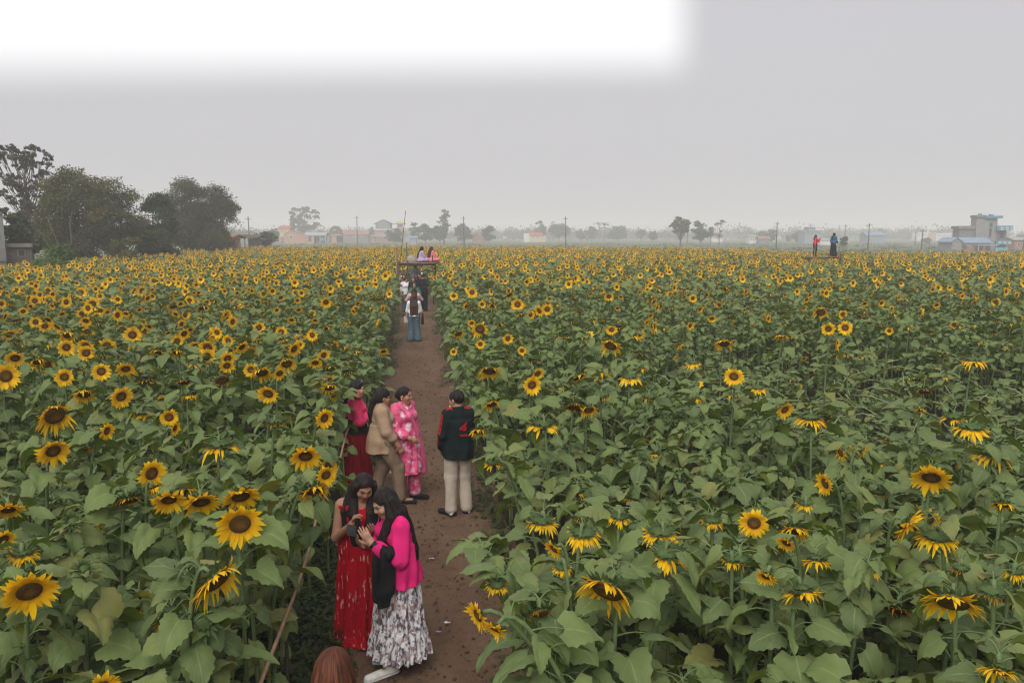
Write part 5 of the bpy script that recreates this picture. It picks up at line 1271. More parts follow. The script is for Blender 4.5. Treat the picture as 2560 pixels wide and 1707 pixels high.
def phone(P, pt, ux, uy, un, label, w=.074, h=.155):
    c = place_local(P, pt); cs, sn = math.cos(P.root.rotation_euler[2]), math.sin(P.root.rotation_euler[2])
    rw = lambda v: V3(cs * v[0] - sn * v[1], sn * v[0] + cs * v[1], v[2])
    o = slab('phone', c, rw(ux), rw(uy), rw(un), w, h, .009, M_PHONE); tag(o, label, 'phone')
    ux, uy, un = map(lambda v: unit(rw(v)), (ux, uy, un))
    for i in range(2):
        g = Geo(); q = c + un * .0045 + uy * (h * .36) - ux * (w * .22 - i * .03); an = np.arange(10) * 2 * PI / 10
        g.grid(np.array([[q + un * z + r * (ux * math.cos(t) + uy * math.sin(t)) for t in an] for r, z in ((.0095, -.001), (.0095, .003), (.001, .003))]), 0, None, .5, True); g.obj('camera_lens', [M_LENS], o)
    return o
phone(A, (-.035, .405, 1.285), (.3, .85, .2), (.9, -.3, .2), (-.25, .1, 1), 'dark phone held up by the woman in the pink cardigan')

B_ = Person('woman in long red printed dress smiling down at the phone', spot(904, 1592), 200, 1.49, NEAR, 1.04, head=(-4, 26, -6), skin=SK1,
            nek=(0, .02, 1.335), hd=(-.035, .07, 1.465), el=(-.205, .06, 1.03), wl=(-.06, .26, 1.10), er=(.225, .05, 1.03), wr=(.135, .235, 1.19))
B_.bust = .72
B_.hand('r', (-.25, .35, .9), (-.7, .5, .2), (.5, .6, .5)); B_.hand('l', (.3, .75, .5), (.5, -.2, .8), (.35, .5, .4))
B_.body()
B_.hair(H_BLACK, [([B_.h(x, -.05, .02), B_.h(x * 1.15, -.08, -.10), (x * 1.5, -.085, 1.2), (x * 1.6, -.11, 1.02)], .036) for x in (-.07, -.03, .03, .07)] +
        [([B_.h(x, y, .03), B_.h(x * 1.10, y + .01, -.09), (x * 1.15, .085 + y * .5, 1.24), (x * .95, .13, 1.10), (x * .9, .135, .97)], .034) for x in (-.082, .082) for y in (-.03, .02)] + [([B_.h(x, .0, -.06), (x * .95, .125, 1.23), (x * .75, .155, 1.12), (x * .7, .155, .98)], .030) for x in (-.07, .07)] + [([B_.h(.082, -.02, .03), B_.h(.10, -.01, -.09), (.135, .04, 1.26), (.13, .08, 1.10)], .036), ([B_.h(-.082, -.02, .03), B_.h(-.10, -.01, -.09), (-.135, .04, 1.26), (-.13, .08, 1.10)], .036)])
dress = B_.torso(.72) + [('s', [(0, .0, 1.06, .150, .12), (0, 0, .90, .175, .145), (0, 0, .5, .205, .185), (0, 0, .12, .232, .215), (0, 0, .02, .262, .25)], 9, .075, 1, .04)]
B_.wear('dress', dress, M_REDD, .011, [((0, 0, 1.318), (0, .0, 1)), ((0, .06, 1.34), (0, .6, 1))], (.003, 30, 7, (1, 1, .3)), subs=[('x', B_.J['nek'] + V3(0, .04, .0), (.07, .085, .075), None, .01)])
for sx in (-1, 1): B_.wear('sleeve_strap', [('c', (sx * .112, -.045, 1.33), (sx * .122, .05, 1.27), .022, .024, .02), ('c', (sx * .135, -.02, 1.32), (sx * .165, .0, 1.285), .036, .046, .02)], M_REDD, 0)
B_.shoes(M_BLACK)

# ------------------------------------------------------------------ the group of three women behind
MID = .0078
M_BEIGE = cloth('beige_shirt', (.37, .255, .165), (.31, .21, .135), scale=4); M_KHAKI = cloth('khaki_trousers', (.23, .165, .11), (.18, .125, .085), scale=5)
M_TIE = print_mat('pink_tie_dye', (.66, .11, .22), [(.72, .50, .60), (.56, .05, .14)], 9, (1, 1, 1), .54, .06)
M_SCARF = cloth('pink_scarf', (.68, .16, .27), (.60, .11, .21), scale=9)
M_ROSE = cloth('rose_blouse', (.72, .055, .16), (.60, .04, .12), scale=9); M_WINE = cloth('dark_red_skirt', (.26, .008, .018), (.18, .006, .013), scale=6, stretch=(3, 3, .3))
M_GLASS = mat('spectacle_frame', (.02, .018, .018), (.03, .03, .03), 5, .4, .4); M_GOLD = mat('gold_jewel', (.6, .38, .10), (.5, .3, .08), 5, .35, .6)

T = Person('woman in pink and white tie dye kurta with pink scarf', spot(1012, 1246), -128, 1.52, MID, 1.16, head=(10, 2, 0), skin=SK3, el=(-.245, -.02, 1.035), wl=(-.225, .075, .80), er=(.22, .04, 1.02), wr=(.15, .22, .93), al=(-.10, .10, .075), tl=(-.14, .24, .03), kl=(-.10, .10, .49))
T.hand('l', n=(.9, .3, 0)); T.hand('r')
T.body(); T.hair(H_BLACK, [], 'tied', [('e', T.h(0, -.11, -.01), (.045, .04, .045), T.B, .02)])
T.wear('trousers', T.leg('l', .028, .93, .052) + T.leg('r', .028, .93, .052), M_TIE, 0, (), (.003, 30, 3))
T.wear('kurta', T.torso(.74) + T.arm('l', 1.66, .016) + T.arm('r', 1.66, .016) + [('s', [(0, .01, 1.08, .165, .135), (0, .01, .88, .20, .175), (0, .02, .40, .235, .215)], 8, .05, 2, .05)], M_TIE, .012, (), (.004, 24, 4), subs=[('x', T.J['nek'] + V3(0, .055, .035), (.058, .08, .09), None, .01)])
T.wear('scarf', [('c', (.125, .06, 1.36), (.07, .165, 1.22), .040, .034, .02, V3(0, 1, .3), .5), ('c', (.07, .17, 1.22), (-.10, .185, .95), .034, .036, .02, V3(0, 1, .1), .5), ('c', (-.10, .185, .95), (-.18, .17, .68), .04, .062, .02, V3(0, 1, 0), .4), ('c', (-.18, .17, .68), (-.20, .18, .40), .062, .085, .02, V3(0, 1, 0), .35), ('c', (.125, .05, 1.36), (.15, -.10, 1.25), .04, .036, .02, V3(0, 1, 0), .6)], M_SCARF, 0, (), (.003, 50, 3, (1, 1, .2)))
for sx in (-1, 1): T.wear('earring', [('e', T.h(.084 * sx, -.005, -.042), (.010, .010, .012), None, .01)], M_WHITE, 0)
T.shoes(M_BLACK)

E = Person('woman in beige shirt and khaki trousers with low ponytail and glasses', spot(957, 1258), -80, 1.53, MID, 1.20, head=(4, 6, 0), skin=SK1, er=(.215, .045, 1.045), wr=(.20, .20, .84), el=(-.21, .03, 1.03), wl=(-.17, .20, .85), kr=(.10, .20, .52), ar=(.11, .22, .10), tr=(.12, .38, .05), kl=(-.09, .02, .49), al=(-.09, -.12, .075), tl=(-.10, .03, .03))
E.hand('r', (.0, .45, -.9), (-1, 0, 0)); E.hand('l')
E.body(); E.hair(H_BLACK, [([E.h(0, -.10, -.01), E.h(0, -.125, -.06), (0, -.135, 1.27), (.01, -.12, 1.16)], .036)], 'tied', [('e', E.h(0, -.112, -.02), (.036, .036, .04), E.B, .02)])
E.wear('trousers', E.leg('l', .012, .96, .058) + E.leg('r', .012, .96, .058) + E.torso()[:2], M_KHAKI, .012, [((0, 0, 1.0), (0, 0, 1))], (.004, 30, 8))
E.wear('shirt', E.torso(.76) + E.arm('r', 1.42, .018) + E.arm('l', 1.42, .018) + [('s', [(0, .01, 1.10, .16, .145), (0, .0, .92, .19, .185), (0, -.005, .735, .205, .205)], 6, .022, 1, .05)], M_BEIGE, .013, (), (.004, 22, 6), subs=[('x', E.J['nek'] + V3(0, .05, .045), (.06, .07, .07), None, .01)])
gl = Geo()
for sx in (-1, 1):
    an = np.arange(13) * 2 * PI / 12; gl.tube([E.h(sx * .032 + .022 * math.cos(t), .098, .002 + .016 * math.sin(t)) * E.k for t in an], .0022, 5); gl.tube([E.h(sx * .054, .098, .006) * E.k, E.h(sx * .077, .0, .006) * E.k], .0024, 5)
gl.tube([E.h(-.01, .10, .004) * E.k, E.h(.01, .10, .004) * E.k], .002, 5); gl.obj('glasses', [M_GLASS], E.root)
E.shoes(M_BLACK)

Q_ = Person('woman in rose blouse and dark red skirt with black waistband', spot(893, 1224), -82, 1.53, MID, 1.05, head=(-2, 4, 0), skin=SK2, er=(.20, .05, 1.03), wr=(.07, .23, 1.13), el=(-.20, .05, 1.03), wl=(-.06, .24, 1.12))
Q_.hand('r', (-.6, .6, .5), (-.5, -.5, .3)); Q_.hand('l', (.6, .6, .5))
Q_.body(); Q_.hair(H_BLACK, [([Q_.h(0, -.10, .0), Q_.h(0, -.12, -.08), (0, -.13, 1.25), (0, -.14, 1.0), (0, -.13, .82)], .034)], 'tied')
Q_.wear('skirt', [('s', [(0, 0, 1.0, .155, .13), (0, 0, .85, .185, .16), (0, 0, .08, .26, .245)], 12, .05, 1, .02)], M_WINE, 0)
Q_.wear('blouse', Q_.torso(.74) + Q_.arm('l', 1.85, .014) + Q_.arm('r', 1.85, .014), M_ROSE, .012, [((0, 0, .98), (0, 0, -1))], (.003, 30, 9), subs=[('x', Q_.J['nek'] + V3(0, .05, .045), (.06, .07, .07), None, .01)])
Q_.wear('waistband', [('s', [(0, .0, 1.055, .152, .128), (0, 0, .93, .176, .155), (0, 0, .86, .192, .172)], 9, .006, 1, .02)], M_BLACK, .012)
Q_.wear('sunglasses', [('c', Q_.h(-.05, .06, .105), Q_.h(.05, .06, .105), .016, .016, .01), ('c', Q_.h(.05, .06, .105), Q_.h(.09, -.02, .05), .008, .006, .01)], M_GLASS, 0)
Q_.shoes(M_BLACK)

# ------------------------------------------------------------------ the boy on the right
M_JACK = cloth('dark_green_jacket', (.010, .018, .019), (.007, .012, .013), scale=5); M_STRIPE = cloth('red_stripe', (.46, .008, .018)); M_CREAM = cloth('cream_trousers', (.44, .375, .305), (.37, .31, .25), scale=5)
Y_ = Person('boy in dark green jacket with red stripes and cream trousers seen from behind', spot(1146, 1284), 14, 1.58, .0074, .88, head=(28, 8, 0), skin=SK1, woman=False, sl=(-.138, -.01, 1.295), sr=(.138, -.01, 1.295), el=(-.205, -.04, 1.05), wl=(-.19, .11, .86), er=(.20, .09, 1.06), wr=(.08, .24, 1.20), al=(-.10, -.02, .075), ar=(.105, -.02, .075), tl=(-.18, .10, .03), tr=(.19, .10, .03), kl=(-.092, .02, .49), kr=(.095, .02, .49), hl=(-.075, 0, .90), hr=(.075, 0, .90))
Y_.hand('l'); Y_.hand('r', (-.7, .2, .6))
Y_.extra += [('c', Y_.h(-.075, .05, -.09), Y_.h(-.05, .085, -.075), .016, .014, .01)]
Y_.body(); Y_.hair(H_BLACK, [], 'short')
def jpaint(c):
    m = np.zeros(len(c), int); J = Y_.J
    for q, sx in (('l', -1), ('r', 1)):
        a, e, w, nk = J['s' + q], J['e' + q], J['w' + q], J['nek']
        for p0, p1 in ((nk * .55 + a * .45, a), (a, e), (e, w)):
            ab = p1 - p0; t = ((c - p0) @ ab) / (ab @ ab); qv = c - p0 - np.clip(t, 0, 1)[:, None] * ab
            ax = unit(ab); o = unit(V3(sx, -.15, .5) - ax * (V3(sx, -.15, .5) @ ax)); b = np.cross(ax, o)
            x, y = qv @ o, qv @ b
            band = np.abs(y)
            ok = (t > -.02) & (t < 1.0) & (x > .0) & ((band < .007) | ((band > .016) & (band < .029)))
            m[ok] = 1
    bk = (c[:, 1] < -.05)
    u, v = c[:, 0] - .035, c[:, 2] - 1.12
    seg = lambda ax_, az, bx, bz, w: np.hypot(u - ax_ - np.clip(((u - ax_) * (bx - ax_) + (v - az) * (bz - az)) / ((bx - ax_) ** 2 + (bz - az) ** 2), 0, 1) * (bx - ax_), v - az - np.clip(((u - ax_) * (bx - ax_) + (v - az) * (bz - az)) / ((bx - ax_) ** 2 + (bz - az) ** 2), 0, 1) * (bz - az)) < w
    em = seg(-.045, .02, .04, .085, .011) | seg(.035, .08, .0, .0, .009) | seg(-.04, .018, -.02, .03, .013) | seg(.0, -.005, .03, .0, .008) | seg(.03, .0, .035, .03, .007) | ((np.abs(u - .0) < .045) & (np.abs(v + .065) < .014))
    m[bk & em] = 1
    return m
Y_.wear('trousers', Y_.leg('l', .010, .97, .056) + Y_.leg('r', .010, .97, .056) + Y_.torso()[:2], M_CREAM, .012, [((0, 0, 1.0), (0, 0, 1))], (.0045, 26, 8, (1, 1, .4)))
Y_.wear('jacket', Y_.torso(.86) + Y_.arm('l', 1.95, .014) + Y_.arm('r', 1.95, .014) + [('s', [(0, .0, 1.22, .142, .125), (0, 0, 1.0, .158, .145), (0, .0, .88, .182, .165), (0, 0, .745, .180, .165)], 5, .012, 1, .05), ('c', Y_.J['nek'] + V3(0, 0, -.02), Y_.J['nek'] + V3(0, .005, .05), .062, .060, .02)], [M_JACK, M_STRIPE], .014, [((0, 0, 1.39), (0, .25, 1))], (.005, 24, 5), jpaint)
Y_.shoes(M_BLACK); Y_.wear('sock', [('c', Y_.J['al'] - V3(0, .025, .03), Y_.J['al'] + V3(0, 0, .03), .040, .040, .02)], M_WHITE, .003); Y_.wear('sock', [('c', Y_.J['ar'] - V3(0, .025, .03), Y_.J['ar'] + V3(0, 0, .03), .040, .040, .02)], M_WHITE, .003)

# ------------------------------------------------------------------ the head at the lower edge
h_ = Person('person with reddish brown hair at the lower edge, seen from above and behind', spot_t(800, 3.62), 0, 1.50, .0085, 1.0, head=(0, 8, 0), skin=SK1)
h_.body(); h_.hair(H_RED, [], 'long', [('e', h_.h(0, -.02, -.01), (.104, .108, .125), h_.B, .03), ('c', h_.h(-.045, -.06, -.06), (-.05, -.10, 1.2), .062, .05, .05), ('c', h_.h(.045, -.06, -.06), (.05, -.10, 1.2), .062, .05, .05)])
h_.wear('blouse', h_.torso(.74) + h_.arm('l', 1.5, .012) + h_.arm('r', 1.5, .012), cloth('grey_blouse', (.10, .09, .09)), .012, [((0, 0, .8), (0, 0, -1))]); h_.wear('trousers', h_.leg('l', .015, .96, .05) + h_.leg('r', .015, .96, .05) + h_.torso()[:2], M_BLACK, .01, [((0, 0, 1.0), (0, 0, 1))]); h_.shoes(M_BLACK)

# ------------------------------------------------------------------ the people queueing in front of the bamboo lookout
FARV = .0135; GQ = 'people queueing on the path below the bamboo lookout'
M_TEAL = cloth('teal_shirt', (.012, .12, .085)); M_PALE = cloth('pale_pink_shirt', (.55, .36, .36)); M_GREY = cloth('grey_shirt', (.34, .33, .37)); M_TAN = cloth('brown_vest', (.28, .13, .06))
def long_back(P, low=.95, xs=(-.06, -.02, .02, .06)): return [([P.h(x, -.05, .02), P.h(x * 1.15, -.09, -.10), (x * 1.25, -.12, 1.2), (x * 1.2, -.135, low)], .042) for x in xs]
def dressed(P, top, low, hair, sl=1.3, hem=.80, skirt=None, kind='long', strands=None, wide=.06, fat=.018, shoe=None, hair_extra=()):
    P.body(); P.hair(hair, long_back(P) if strands is None else strands, kind, hair_extra)
    P.wear('shirt', P.torso(.76) + P.arm('l', sl, .014) + P.arm('r', sl, .014) + [('s', [(0, 0, 1.05, .15, .125), (0, 0, hem, .185, .16)], 5, .01, 1, .04)], top, .014)
    if skirt: P.wear('skirt', [('s', [(0, 0, .98, .15, .125), (0, 0, .8, .185, .16), (0, 0, .06, skirt, skirt * .95)], 8, .03, 1, .02)], low, .004)
    else: P.wear('trousers', P.leg('l', fat, .97, wide) + P.leg('r', fat, .97, wide) + P.torso()[:2], low, .01, [((0, 0, 1.0), (0, 0, 1))])
    P.shoes(shoe or M_BLACK)
p = Person('woman with waist long brown hair and wide blue jeans seen from behind on path', spot(1036, 853), 0, 1.56, FARV, 1.0, group=GQ, er=(.22, .05, 1.03), wr=(.15, .24, 1.12), el=(-.22, .05, 1.03), wl=(-.15, .24, 1.12), al=(-.13, -.02, .075), ar=(.13, -.02, .075))
dressed(p, M_WHITE, M_JEANS, H_BROWN, 1.2, .86, wide=.085, fat=.03, shoe=M_SNEAK, strands=long_back(p, .90, (-.08, -.04, 0, .04, .08)))
p.wear('bag', [('c', (-.30, .0, .80), (-.27, .02, .68), .05, .085, .03, V3(0, 1, 0), .45), ('c', (-.27, .0, .85), (-.13, .0, 1.30), .012, .012, .01)], cloth('cream_bag', (.5, .42, .36)), 0)
p.wear('handbag', [('c', (.29, .05, .92), (.28, .03, .62), .03, .055, .02)], M_BLACK, 0)
p = Person('woman with brown hair raising both arms to take a picture on the path', spot_t(1033, 29.6), 4, 1.58, FARV, 1.0, group=GQ, er=(.30, .08, 1.12), wr=(.20, .26, 1.30), el=(-.30, .06, 1.10), wl=(-.22, .26, 1.28))
dressed(p, M_PALE, M_BLACK, H_BROWN, .9)
p = Person('woman in teal shirt facing the camera and lifting a phone to her face', spot_t(1034, 33.4), 176, 1.56, FARV, 1.0, group=GQ, er=(.26, .08, 1.08), wr=(.08, .22, 1.30), el=(-.26, .08, 1.08), wl=(-.08, .22, 1.30))
dressed(p, M_TEAL, M_BLACK, H_BLACK, 1.0)
p = Person('man in black shirt and black trousers standing right of the queue', spot_t(1056, 37.2), -12, 1.72, FARV, 1.12, group=GQ, woman=False, head=(-15, 15, 0), wr=(.24, .10, .86))
dressed(p, M_BLACK, M_BLACK, H_BLACK, .8, .80, kind='short', strands=[])
p = Person('dark clothed woman with black hair standing behind the teal shirt', spot_t(1032, 36.5), 170, 1.62, FARV, 1.0, group=GQ)
dressed(p, M_BLACK, M_BLACK, H_BLACK, 1.0)
p = Person('woman in white top leaning out of the sunflowers left of the path', spot_t(1012, 36.8), 200, 1.58, FARV, 1.1, group=GQ, head=(10, 10, 10))
dressed(p, M_WHITE, M_JEANS, H_BLACK, 1.2, strands=[], kind='tied')
p = Person('person in grey shirt climbing the bamboo ladder', spot_t(1036, 41.6), -35, 1.58, FARV, 1.0, group=GQ, lift=.42, woman=False, er=(.18, .18, 1.1), wr=(.10, .32, 1.3), kl=(-.09, .22, .60), al=(-.09, .12, .25), tl=(-.09, .26, .22))
dressed(p, M_GREY, M_BLACK, H_BLACK, 1.5, kind='short', strands=[])
p = Person('person in white shirt and brown vest under the bamboo deck', spot_t(1046, 44.5), 180, 1.66, FARV, 1.05, group=GQ, woman=False)
dressed(p, M_WHITE, M_BLACK, H_BLACK, 1.0, kind='short', strands=[])
p.wear('vest', p.torso(.8), M_TAN, .02, [((0, 0, 1.05), (0, 0, -1)), ((0, 0, 1.31), (0, 0, 1))])
p = Person('person in pale pink clothes behind the ladder rungs', spot_t(1000, 43.4), 150, 1.55, FARV, 1.0, group=GQ)
dressed(p, M_PALE, M_PALE, H_BLACK, 1.5, strands=[], kind='tied')

# ------------------------------------------------------------------ bamboo lookouts and the people on them
M_BAM = mat('bamboo', (.26, .165, .085), (.14, .085, .048), 9, .6, .2, stretch=(1, 1, .5)); M_BAMD = mat('weathered_bamboo', (.085, .052, .034), (.045, .030, .022), 9, .7)
def poly_tube(name, pts, r, m, parent, n=7):
    g = Geo(); g.tube(pts, r, n); return g.obj(name, [m], parent)
def lookout(px, t, px0, px1, zd, label, cat_group, posts_up, rungs, depth=1.5, thin=()):
    o = spot_t(px, t); root = empty('bamboo_lookout', (o[0], o[1], 0), -YAW, label, 'platform')
    x0, x1 = (px0 - px) / F * t, (px1 - px) / F * t
    rg = random.Random(int(px))
    for x in (x0 + .08, x1 - .12):
        for y in (-depth / 2, depth / 2): poly_tube('post', [(x + rg.uniform(-.05, .05), y, 0), (x, y, zd / 2), (x, y, zd + (.15 if x < 0 else .35))], .038, M_BAM if x < 0 else M_BAMD, root)
    for y in (-depth / 2, 0, depth / 2): poly_tube('beam', [(x0 - .2, y, zd - .11), (0, y, zd - .13), (x1, y, zd - .09)], .042 if depth > 1.4 else .022, M_BAMD, root)
    n = int(depth / .075)
    g = Geo()
    for i in range(n):
        y = -depth / 2 - .05 + i * (depth + .1) / (n - 1); dz = rg.uniform(-.012, .012)
        g.tube([(x0 + rg.uniform(-.08, .05), y, zd - .03 + dz), ((x0 + x1) / 2, y, zd - .035), (x1 + rg.uniform(-.05, .1), y, zd - .03 - dz)], .036 if depth > 1.4 else .02, 6)
    g.obj('deck', [M_BAM], root)
    for xx, z0, z1, lean, r in posts_up: poly_tube('pole', [(xx, -depth / 2 - .06, z0), (xx + lean * .5, -depth / 2 - .05, (z0 + z1) / 2), (xx + lean, -depth / 2 - .04, z1)], r, M_BAM if r > .02 else M_BAMD, root)
    if rungs:
        xa, xb = rungs
        for x in (xa, xb): poly_tube('ladder_rail', [(x, -depth / 2 - .55, 0), (x, -depth / 2 - .12, zd + .1)], .03, M_BAMD, root)
        for i in range(6): z = .3 + i * .34; poly_tube('rung', [(xa - .06, -depth / 2 - .55 + .43 * z / zd, z), (xb + .06, -depth / 2 - .55 + .43 * z / zd, z)], .02, M_BAM, root)
    return root
TB = 41.0; ZD = 3.5 - TB * (655 - HZ) / F
lk = lookout(1042, TB, 996, 1090, ZD, 'bamboo lookout platform with ladder at the end of the path', '', [(-.93, 0, ZD + .72, 0, .055), (-.80, ZD - .3, 4.7, .36, .014), (-.42, .4, ZD + 1.0, 0, .016)], (-.80, -.36))
def seated(label, px, t, z, yaw, top, low, hair, strands, lean=.05):
    P = Person(label, spot_t(px, t, z), yaw, 1.56, FARV, 1.0, pel=(0, 0, .10), wai=(0, .02, .22), che=(0, .05, .39), nek=(0, .07, .525), hd=(0, .11, .66), sl=(-.15, .06, .485), sr=(.15, .06, .485), el=(-.2, .12, .25), er=(.2, .12, .25), wl=(-.1, .32, .20), wr=(.1, .32, .20),
               hl=(-.09, .02, .1), hr=(.09, .02, .1), kl=(-.27, .28, .12), kr=(.27, .28, .12), al=(.05, .36, .06), ar=(-.05, .40, .06), tl=(.14, .38, .05), tr=(-.14, .42, .05), head=(0, 10, 0))
    P.body(); P.hair(hair, strands(P), 'long')
    P.wear('dress', P.torso(.76) + P.arm('l', 1.3, .012) + P.arm('r', 1.3, .012) + P.leg('l', .02, .9) + P.leg('r', .02, .9) + [('e', (0, .18, .08), (.28, .26, .085), None, .06), ('e', (0, -.02, .07), (.2, .16, .09), None, .06)], [top], .013, (((0, 0, 0), (0, 0, -1)),), (.004, 30, 3))
    return P
M_LAV = cloth('lavender_dress', (.40, .30, .46), (.34, .25, .40)); M_CORAL = cloth('coral_pink_dress', (.74, .20, .25), (.66, .15, .22))
sb = lambda lo: (lambda P: [([P.h(x, -.05, .02), P.h(x * 1.1, -.10, -.10), (x * 1.2, -.07, .45), (x * 1.2, -.11, lo)], .042) for x in (-.06, 0, .06)])
seated('woman in lavender dress with dark plait sitting on the bamboo lookout', 1050, TB - .2, ZD + .02, -62, M_LAV, None, H_BLACK, lambda P: [([P.h(0, -.09, .0), P.h(-.02, -.12, -.10), (-.04, -.10, .42), (-.05, -.14, .2)], .035)])
seated('woman in coral pink dress with long brown hair sitting on the lookout', 1075, TB - .1, ZD + .02, -48, M_CORAL, None, H_BROWN, sb(.25))
s_ = spot_t(1028, TB, ZD); g = Geo()
an = np.arange(14) * 2 * PI / 14
g.grid(np.array([[(s_[0] + r * 1.25 * math.cos(a), s_[1] + r * math.sin(a), ZD + z + .02 * math.sin(3 * a)) for a in an] for r, z in ((.24, .0), (.25, .12), (.2, .24), (.10, .33), (.02, .36))]), 0, None, .5, True)
tag(g.obj('sack', [cloth('tan_sack', (.33, .29, .22))]), 'tan cloth sack lying on the bamboo lookout beside the seated women', 'sack')
TR = 57.0; ZR = 3.5 - TR * (641 - HZ) / F
lk2 = lookout(2063, TR, 2024, 2100, ZR, 'low bamboo lookout standing far out in the right field', '', [(-.95, 0, ZR + 1.35, .05, .03), (.05, ZR, ZR + .55, 0, .03), (.80, ZR - .5, ZR + .75, 0, .035)], None, 1.2)
p = Person('woman in red top and dark trousers standing on the far right lookout', spot_t(2039, TR, ZR + .01), -92, 1.50, .016, 1.05, head=(0, 0, 0), er=(.19, .16, 1.12), wr=(.14, .33, 1.32), el=(-.19, .12, 1.05), wl=(-.12, .30, 1.25))
dressed(p, cloth('red_top', (.58, .012, .03)), M_BLACK, H_BLACK, 1.6, .86, kind='tied', strands=[([p.h(0, -.09, 0), p.h(0, -.12, -.1), (0, -.12, 1.3)], .04)])
p = Person('woman in blue top and long black skirt standing on the far right lookout', spot_t(2085, TR, ZR + .01), -70, 1.64, .016, 1.08, er=(.20, .06, 1.03), wr=(.14, .24, .88))
dressed(p, cloth('blue_top', (.06, .125, .20)), M_BLACK, H_BLACK, 1.7, .95, skirt=.24, kind='tied', strands=[([p.h(0, -.10, -.02), p.h(0, -.13, -.1), (0, -.13, 1.28), (0, -.12, 1.15)], .04)])

# ------------------------------------------------------------------ bamboo rail along the left edge, litter
root = empty('bamboo_rail', (-.90, 5, 0), 0, 'long thin tan bamboo rail running along the left edge of path', 'rail')
ys = np.linspace(-2.6, 6.2, 12); poly_tube('rail', [(.02 * math.sin(y * 2), y, .98 + .015 * math.sin(y * 3)) for y in ys], [.013, .012, .011], mat('tan_bamboo', (.34, .215, .13), (.26, .155, .095), 12, .6), root)
for y in (-2.3, .4, 3.2, 6.0): poly_tube('rail_post', [(-.02, y, 0), (-.02, y, 1.0)], .013, M_BAMD, root)
for i, (px, py, c, lab) in enumerate(((1118, 1558, (.62, .66, .74), 'pale crumpled paper scrap on the path near the sneakers'), (1096, 1580, (.25, .36, .60), 'small blue wrapper scrap on the path'), (1079, 1397, (.66, .58, .66), 'tiny pinkish scrap on the path beside the pink cardigan'))):
    g = Geo(); q = spot(px, py, .04); rg = random.Random(i)
    g.grid(np.array([[(q[0] + .018 * (a - 1.5) + rg.uniform(-.004, .004), q[1] + .012 * (b - 1) + rg.uniform(-.004, .004), .045 + rg.uniform(0, .016)) for a in range(4)] for b in range(3)]))
    tag(g.obj('litter_scrap', [mat('scrap%d' % i, c)]), lab, 'litter')
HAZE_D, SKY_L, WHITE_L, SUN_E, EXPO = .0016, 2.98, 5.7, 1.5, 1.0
# ------------------------------------------------------------------ air, sky, sun, camera
SUN_EL, SUN_AZ = R(46), R(-160)               # azimuth from +Y towards +X
g = Geo(); g.box((0, 300, 19.2), (3300, 3700, 41.5))
hz = g.obj('haze', [], None, False); tag(hz, 'thin pale haze filling the air over the fields', None, None, 'stuff')
m = bpy.data.materials.new('haze_air'); nt, N, L = nodes_of(m)
pv = nt.nodes.new('ShaderNodeVolumePrincipled'); pv.inputs['Color'].default_value = (.97, .965, .97, 1); pv.inputs['Density'].default_value = HAZE_D
pv.inputs['Density Attribute'].default_value = ''; pv.inputs['Anisotropy'].default_value = 0
o_ = nt.nodes.new('ShaderNodeOutputMaterial'); L.new(pv.outputs[0], o_.inputs['Volume'])
try: m.cycles.homogeneous_volume = True
except Exception as e: print('hv', e)
hz.data.materials.append(m)

w = bpy.data.worlds.new('World'); SC.world = w; w.use_nodes = True
nt = w.node_tree; nt.nodes.clear()
sky = nt.nodes.new('ShaderNodeTexSky'); sky.sky_type = 'NISHITA'; sky.sun_disc = False
sky.sun_elevation = SUN_EL; sky.sun_rotation = SUN_AZ; sky.dust_density = 6; sky.air_density = 1.5
hs = nt.nodes.new('ShaderNodeHueSaturation'); hs.inputs['Saturation'].default_value = .10
nt.links.new(sky.outputs[0], hs.inputs['Color'])
col = mixc(nt, .90, hs.outputs[0], (SKY_L * .985, SKY_L * .965, SKY_L * 1.035))
# overexposed white block high on the left, added to the sky colour; no cloud
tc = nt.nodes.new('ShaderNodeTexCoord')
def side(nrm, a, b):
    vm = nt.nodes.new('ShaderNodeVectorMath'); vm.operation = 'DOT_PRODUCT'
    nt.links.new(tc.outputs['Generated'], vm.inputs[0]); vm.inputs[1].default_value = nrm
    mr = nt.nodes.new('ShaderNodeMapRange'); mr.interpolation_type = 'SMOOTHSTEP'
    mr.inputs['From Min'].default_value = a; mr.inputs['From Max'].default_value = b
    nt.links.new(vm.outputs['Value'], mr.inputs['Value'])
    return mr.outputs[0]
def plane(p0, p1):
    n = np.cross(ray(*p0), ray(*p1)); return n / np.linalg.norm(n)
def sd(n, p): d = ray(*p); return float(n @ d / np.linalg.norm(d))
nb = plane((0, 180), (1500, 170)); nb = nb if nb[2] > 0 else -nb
nr = plane((1712, 0), (1712, 150)); nr = nr if sd(nr, (900, 100)) > 0 else -nr
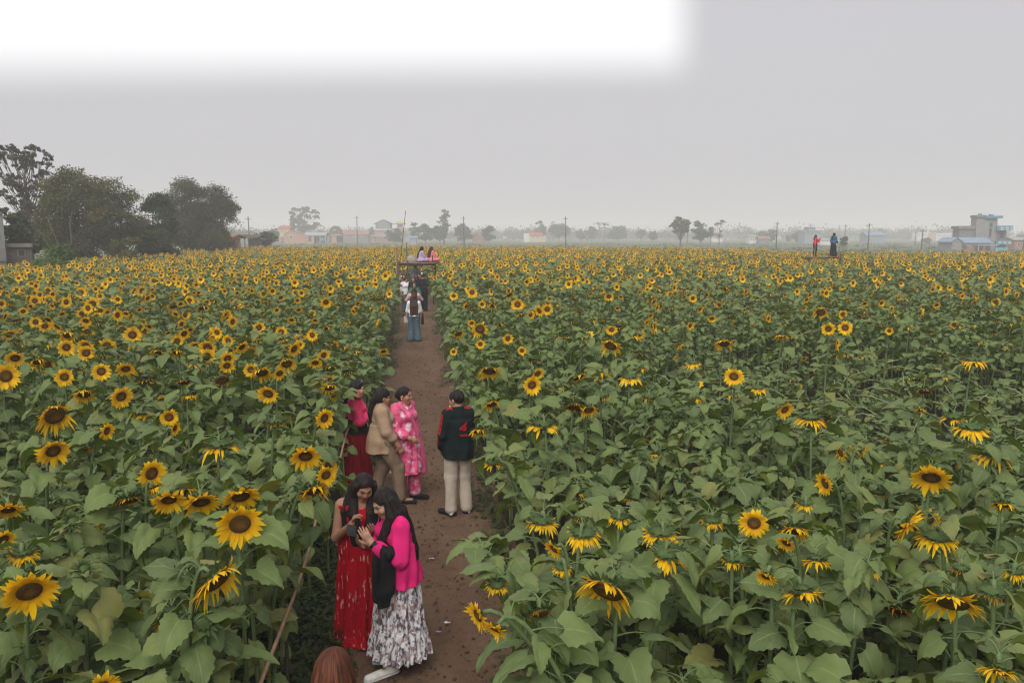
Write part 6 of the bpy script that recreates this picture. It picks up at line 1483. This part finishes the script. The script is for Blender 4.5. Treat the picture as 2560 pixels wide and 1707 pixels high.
f = math_n(nt, 'MULTIPLY', side(nb, sd(nb, (800, 246)), sd(nb, (800, 96))), side(nr, sd(nr, (1776, 60)), sd(nr, (1640, 60))))
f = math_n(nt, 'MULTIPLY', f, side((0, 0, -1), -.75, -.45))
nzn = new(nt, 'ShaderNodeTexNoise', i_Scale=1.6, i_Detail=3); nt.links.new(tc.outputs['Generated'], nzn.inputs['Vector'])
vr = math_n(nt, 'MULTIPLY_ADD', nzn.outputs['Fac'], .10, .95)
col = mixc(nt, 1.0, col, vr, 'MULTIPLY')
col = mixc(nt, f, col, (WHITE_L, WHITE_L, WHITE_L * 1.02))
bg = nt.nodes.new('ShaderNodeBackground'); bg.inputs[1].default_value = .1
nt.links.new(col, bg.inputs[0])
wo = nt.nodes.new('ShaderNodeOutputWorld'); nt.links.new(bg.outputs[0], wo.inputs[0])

sun = bpy.data.lights.new('sun', 'SUN'); sun.energy = SUN_E; sun.angle = R(55); sun.color = (1, .965, .91)
so = bpy.data.objects.new('sun', sun); COL.objects.link(so)
sdv = Vector((math.sin(SUN_AZ) * math.cos(SUN_EL), math.cos(SUN_AZ) * math.cos(SUN_EL), math.sin(SUN_EL)))
so.rotation_euler = (-sdv).to_track_quat('-Z', 'Y').to_euler(); so.location = (0, -20, 60)

cam = bpy.data.cameras.new('camera'); co = bpy.data.objects.new('camera', cam); COL.objects.link(co)
cam.sensor_width = 36; cam.lens = 36 * F / 2560; cam.clip_end = 6000; cam.clip_start = .05
co.location = EYE; co.rotation_euler = (PI / 2 - PITCH, 0, -YAW)
SC.camera = co
SC.view_settings.view_transform = 'Standard'; SC.view_settings.look = 'None'; SC.view_settings.gamma = 1
SC.view_settings.exposure = EXPO
SC.cycles.max_bounces = 6; SC.cycles.diffuse_bounces = 3; SC.cycles.transmission_bounces = 3; SC.cycles.transparent_max_bounces = 6
SC.cycles.volume_bounces = 1
SC.cycles.use_denoising = True; SC.cycles.filter_width = 1.25
try: SC.cycles.denoiser = 'OPENIMAGEDENOISE'
except Exception: pass
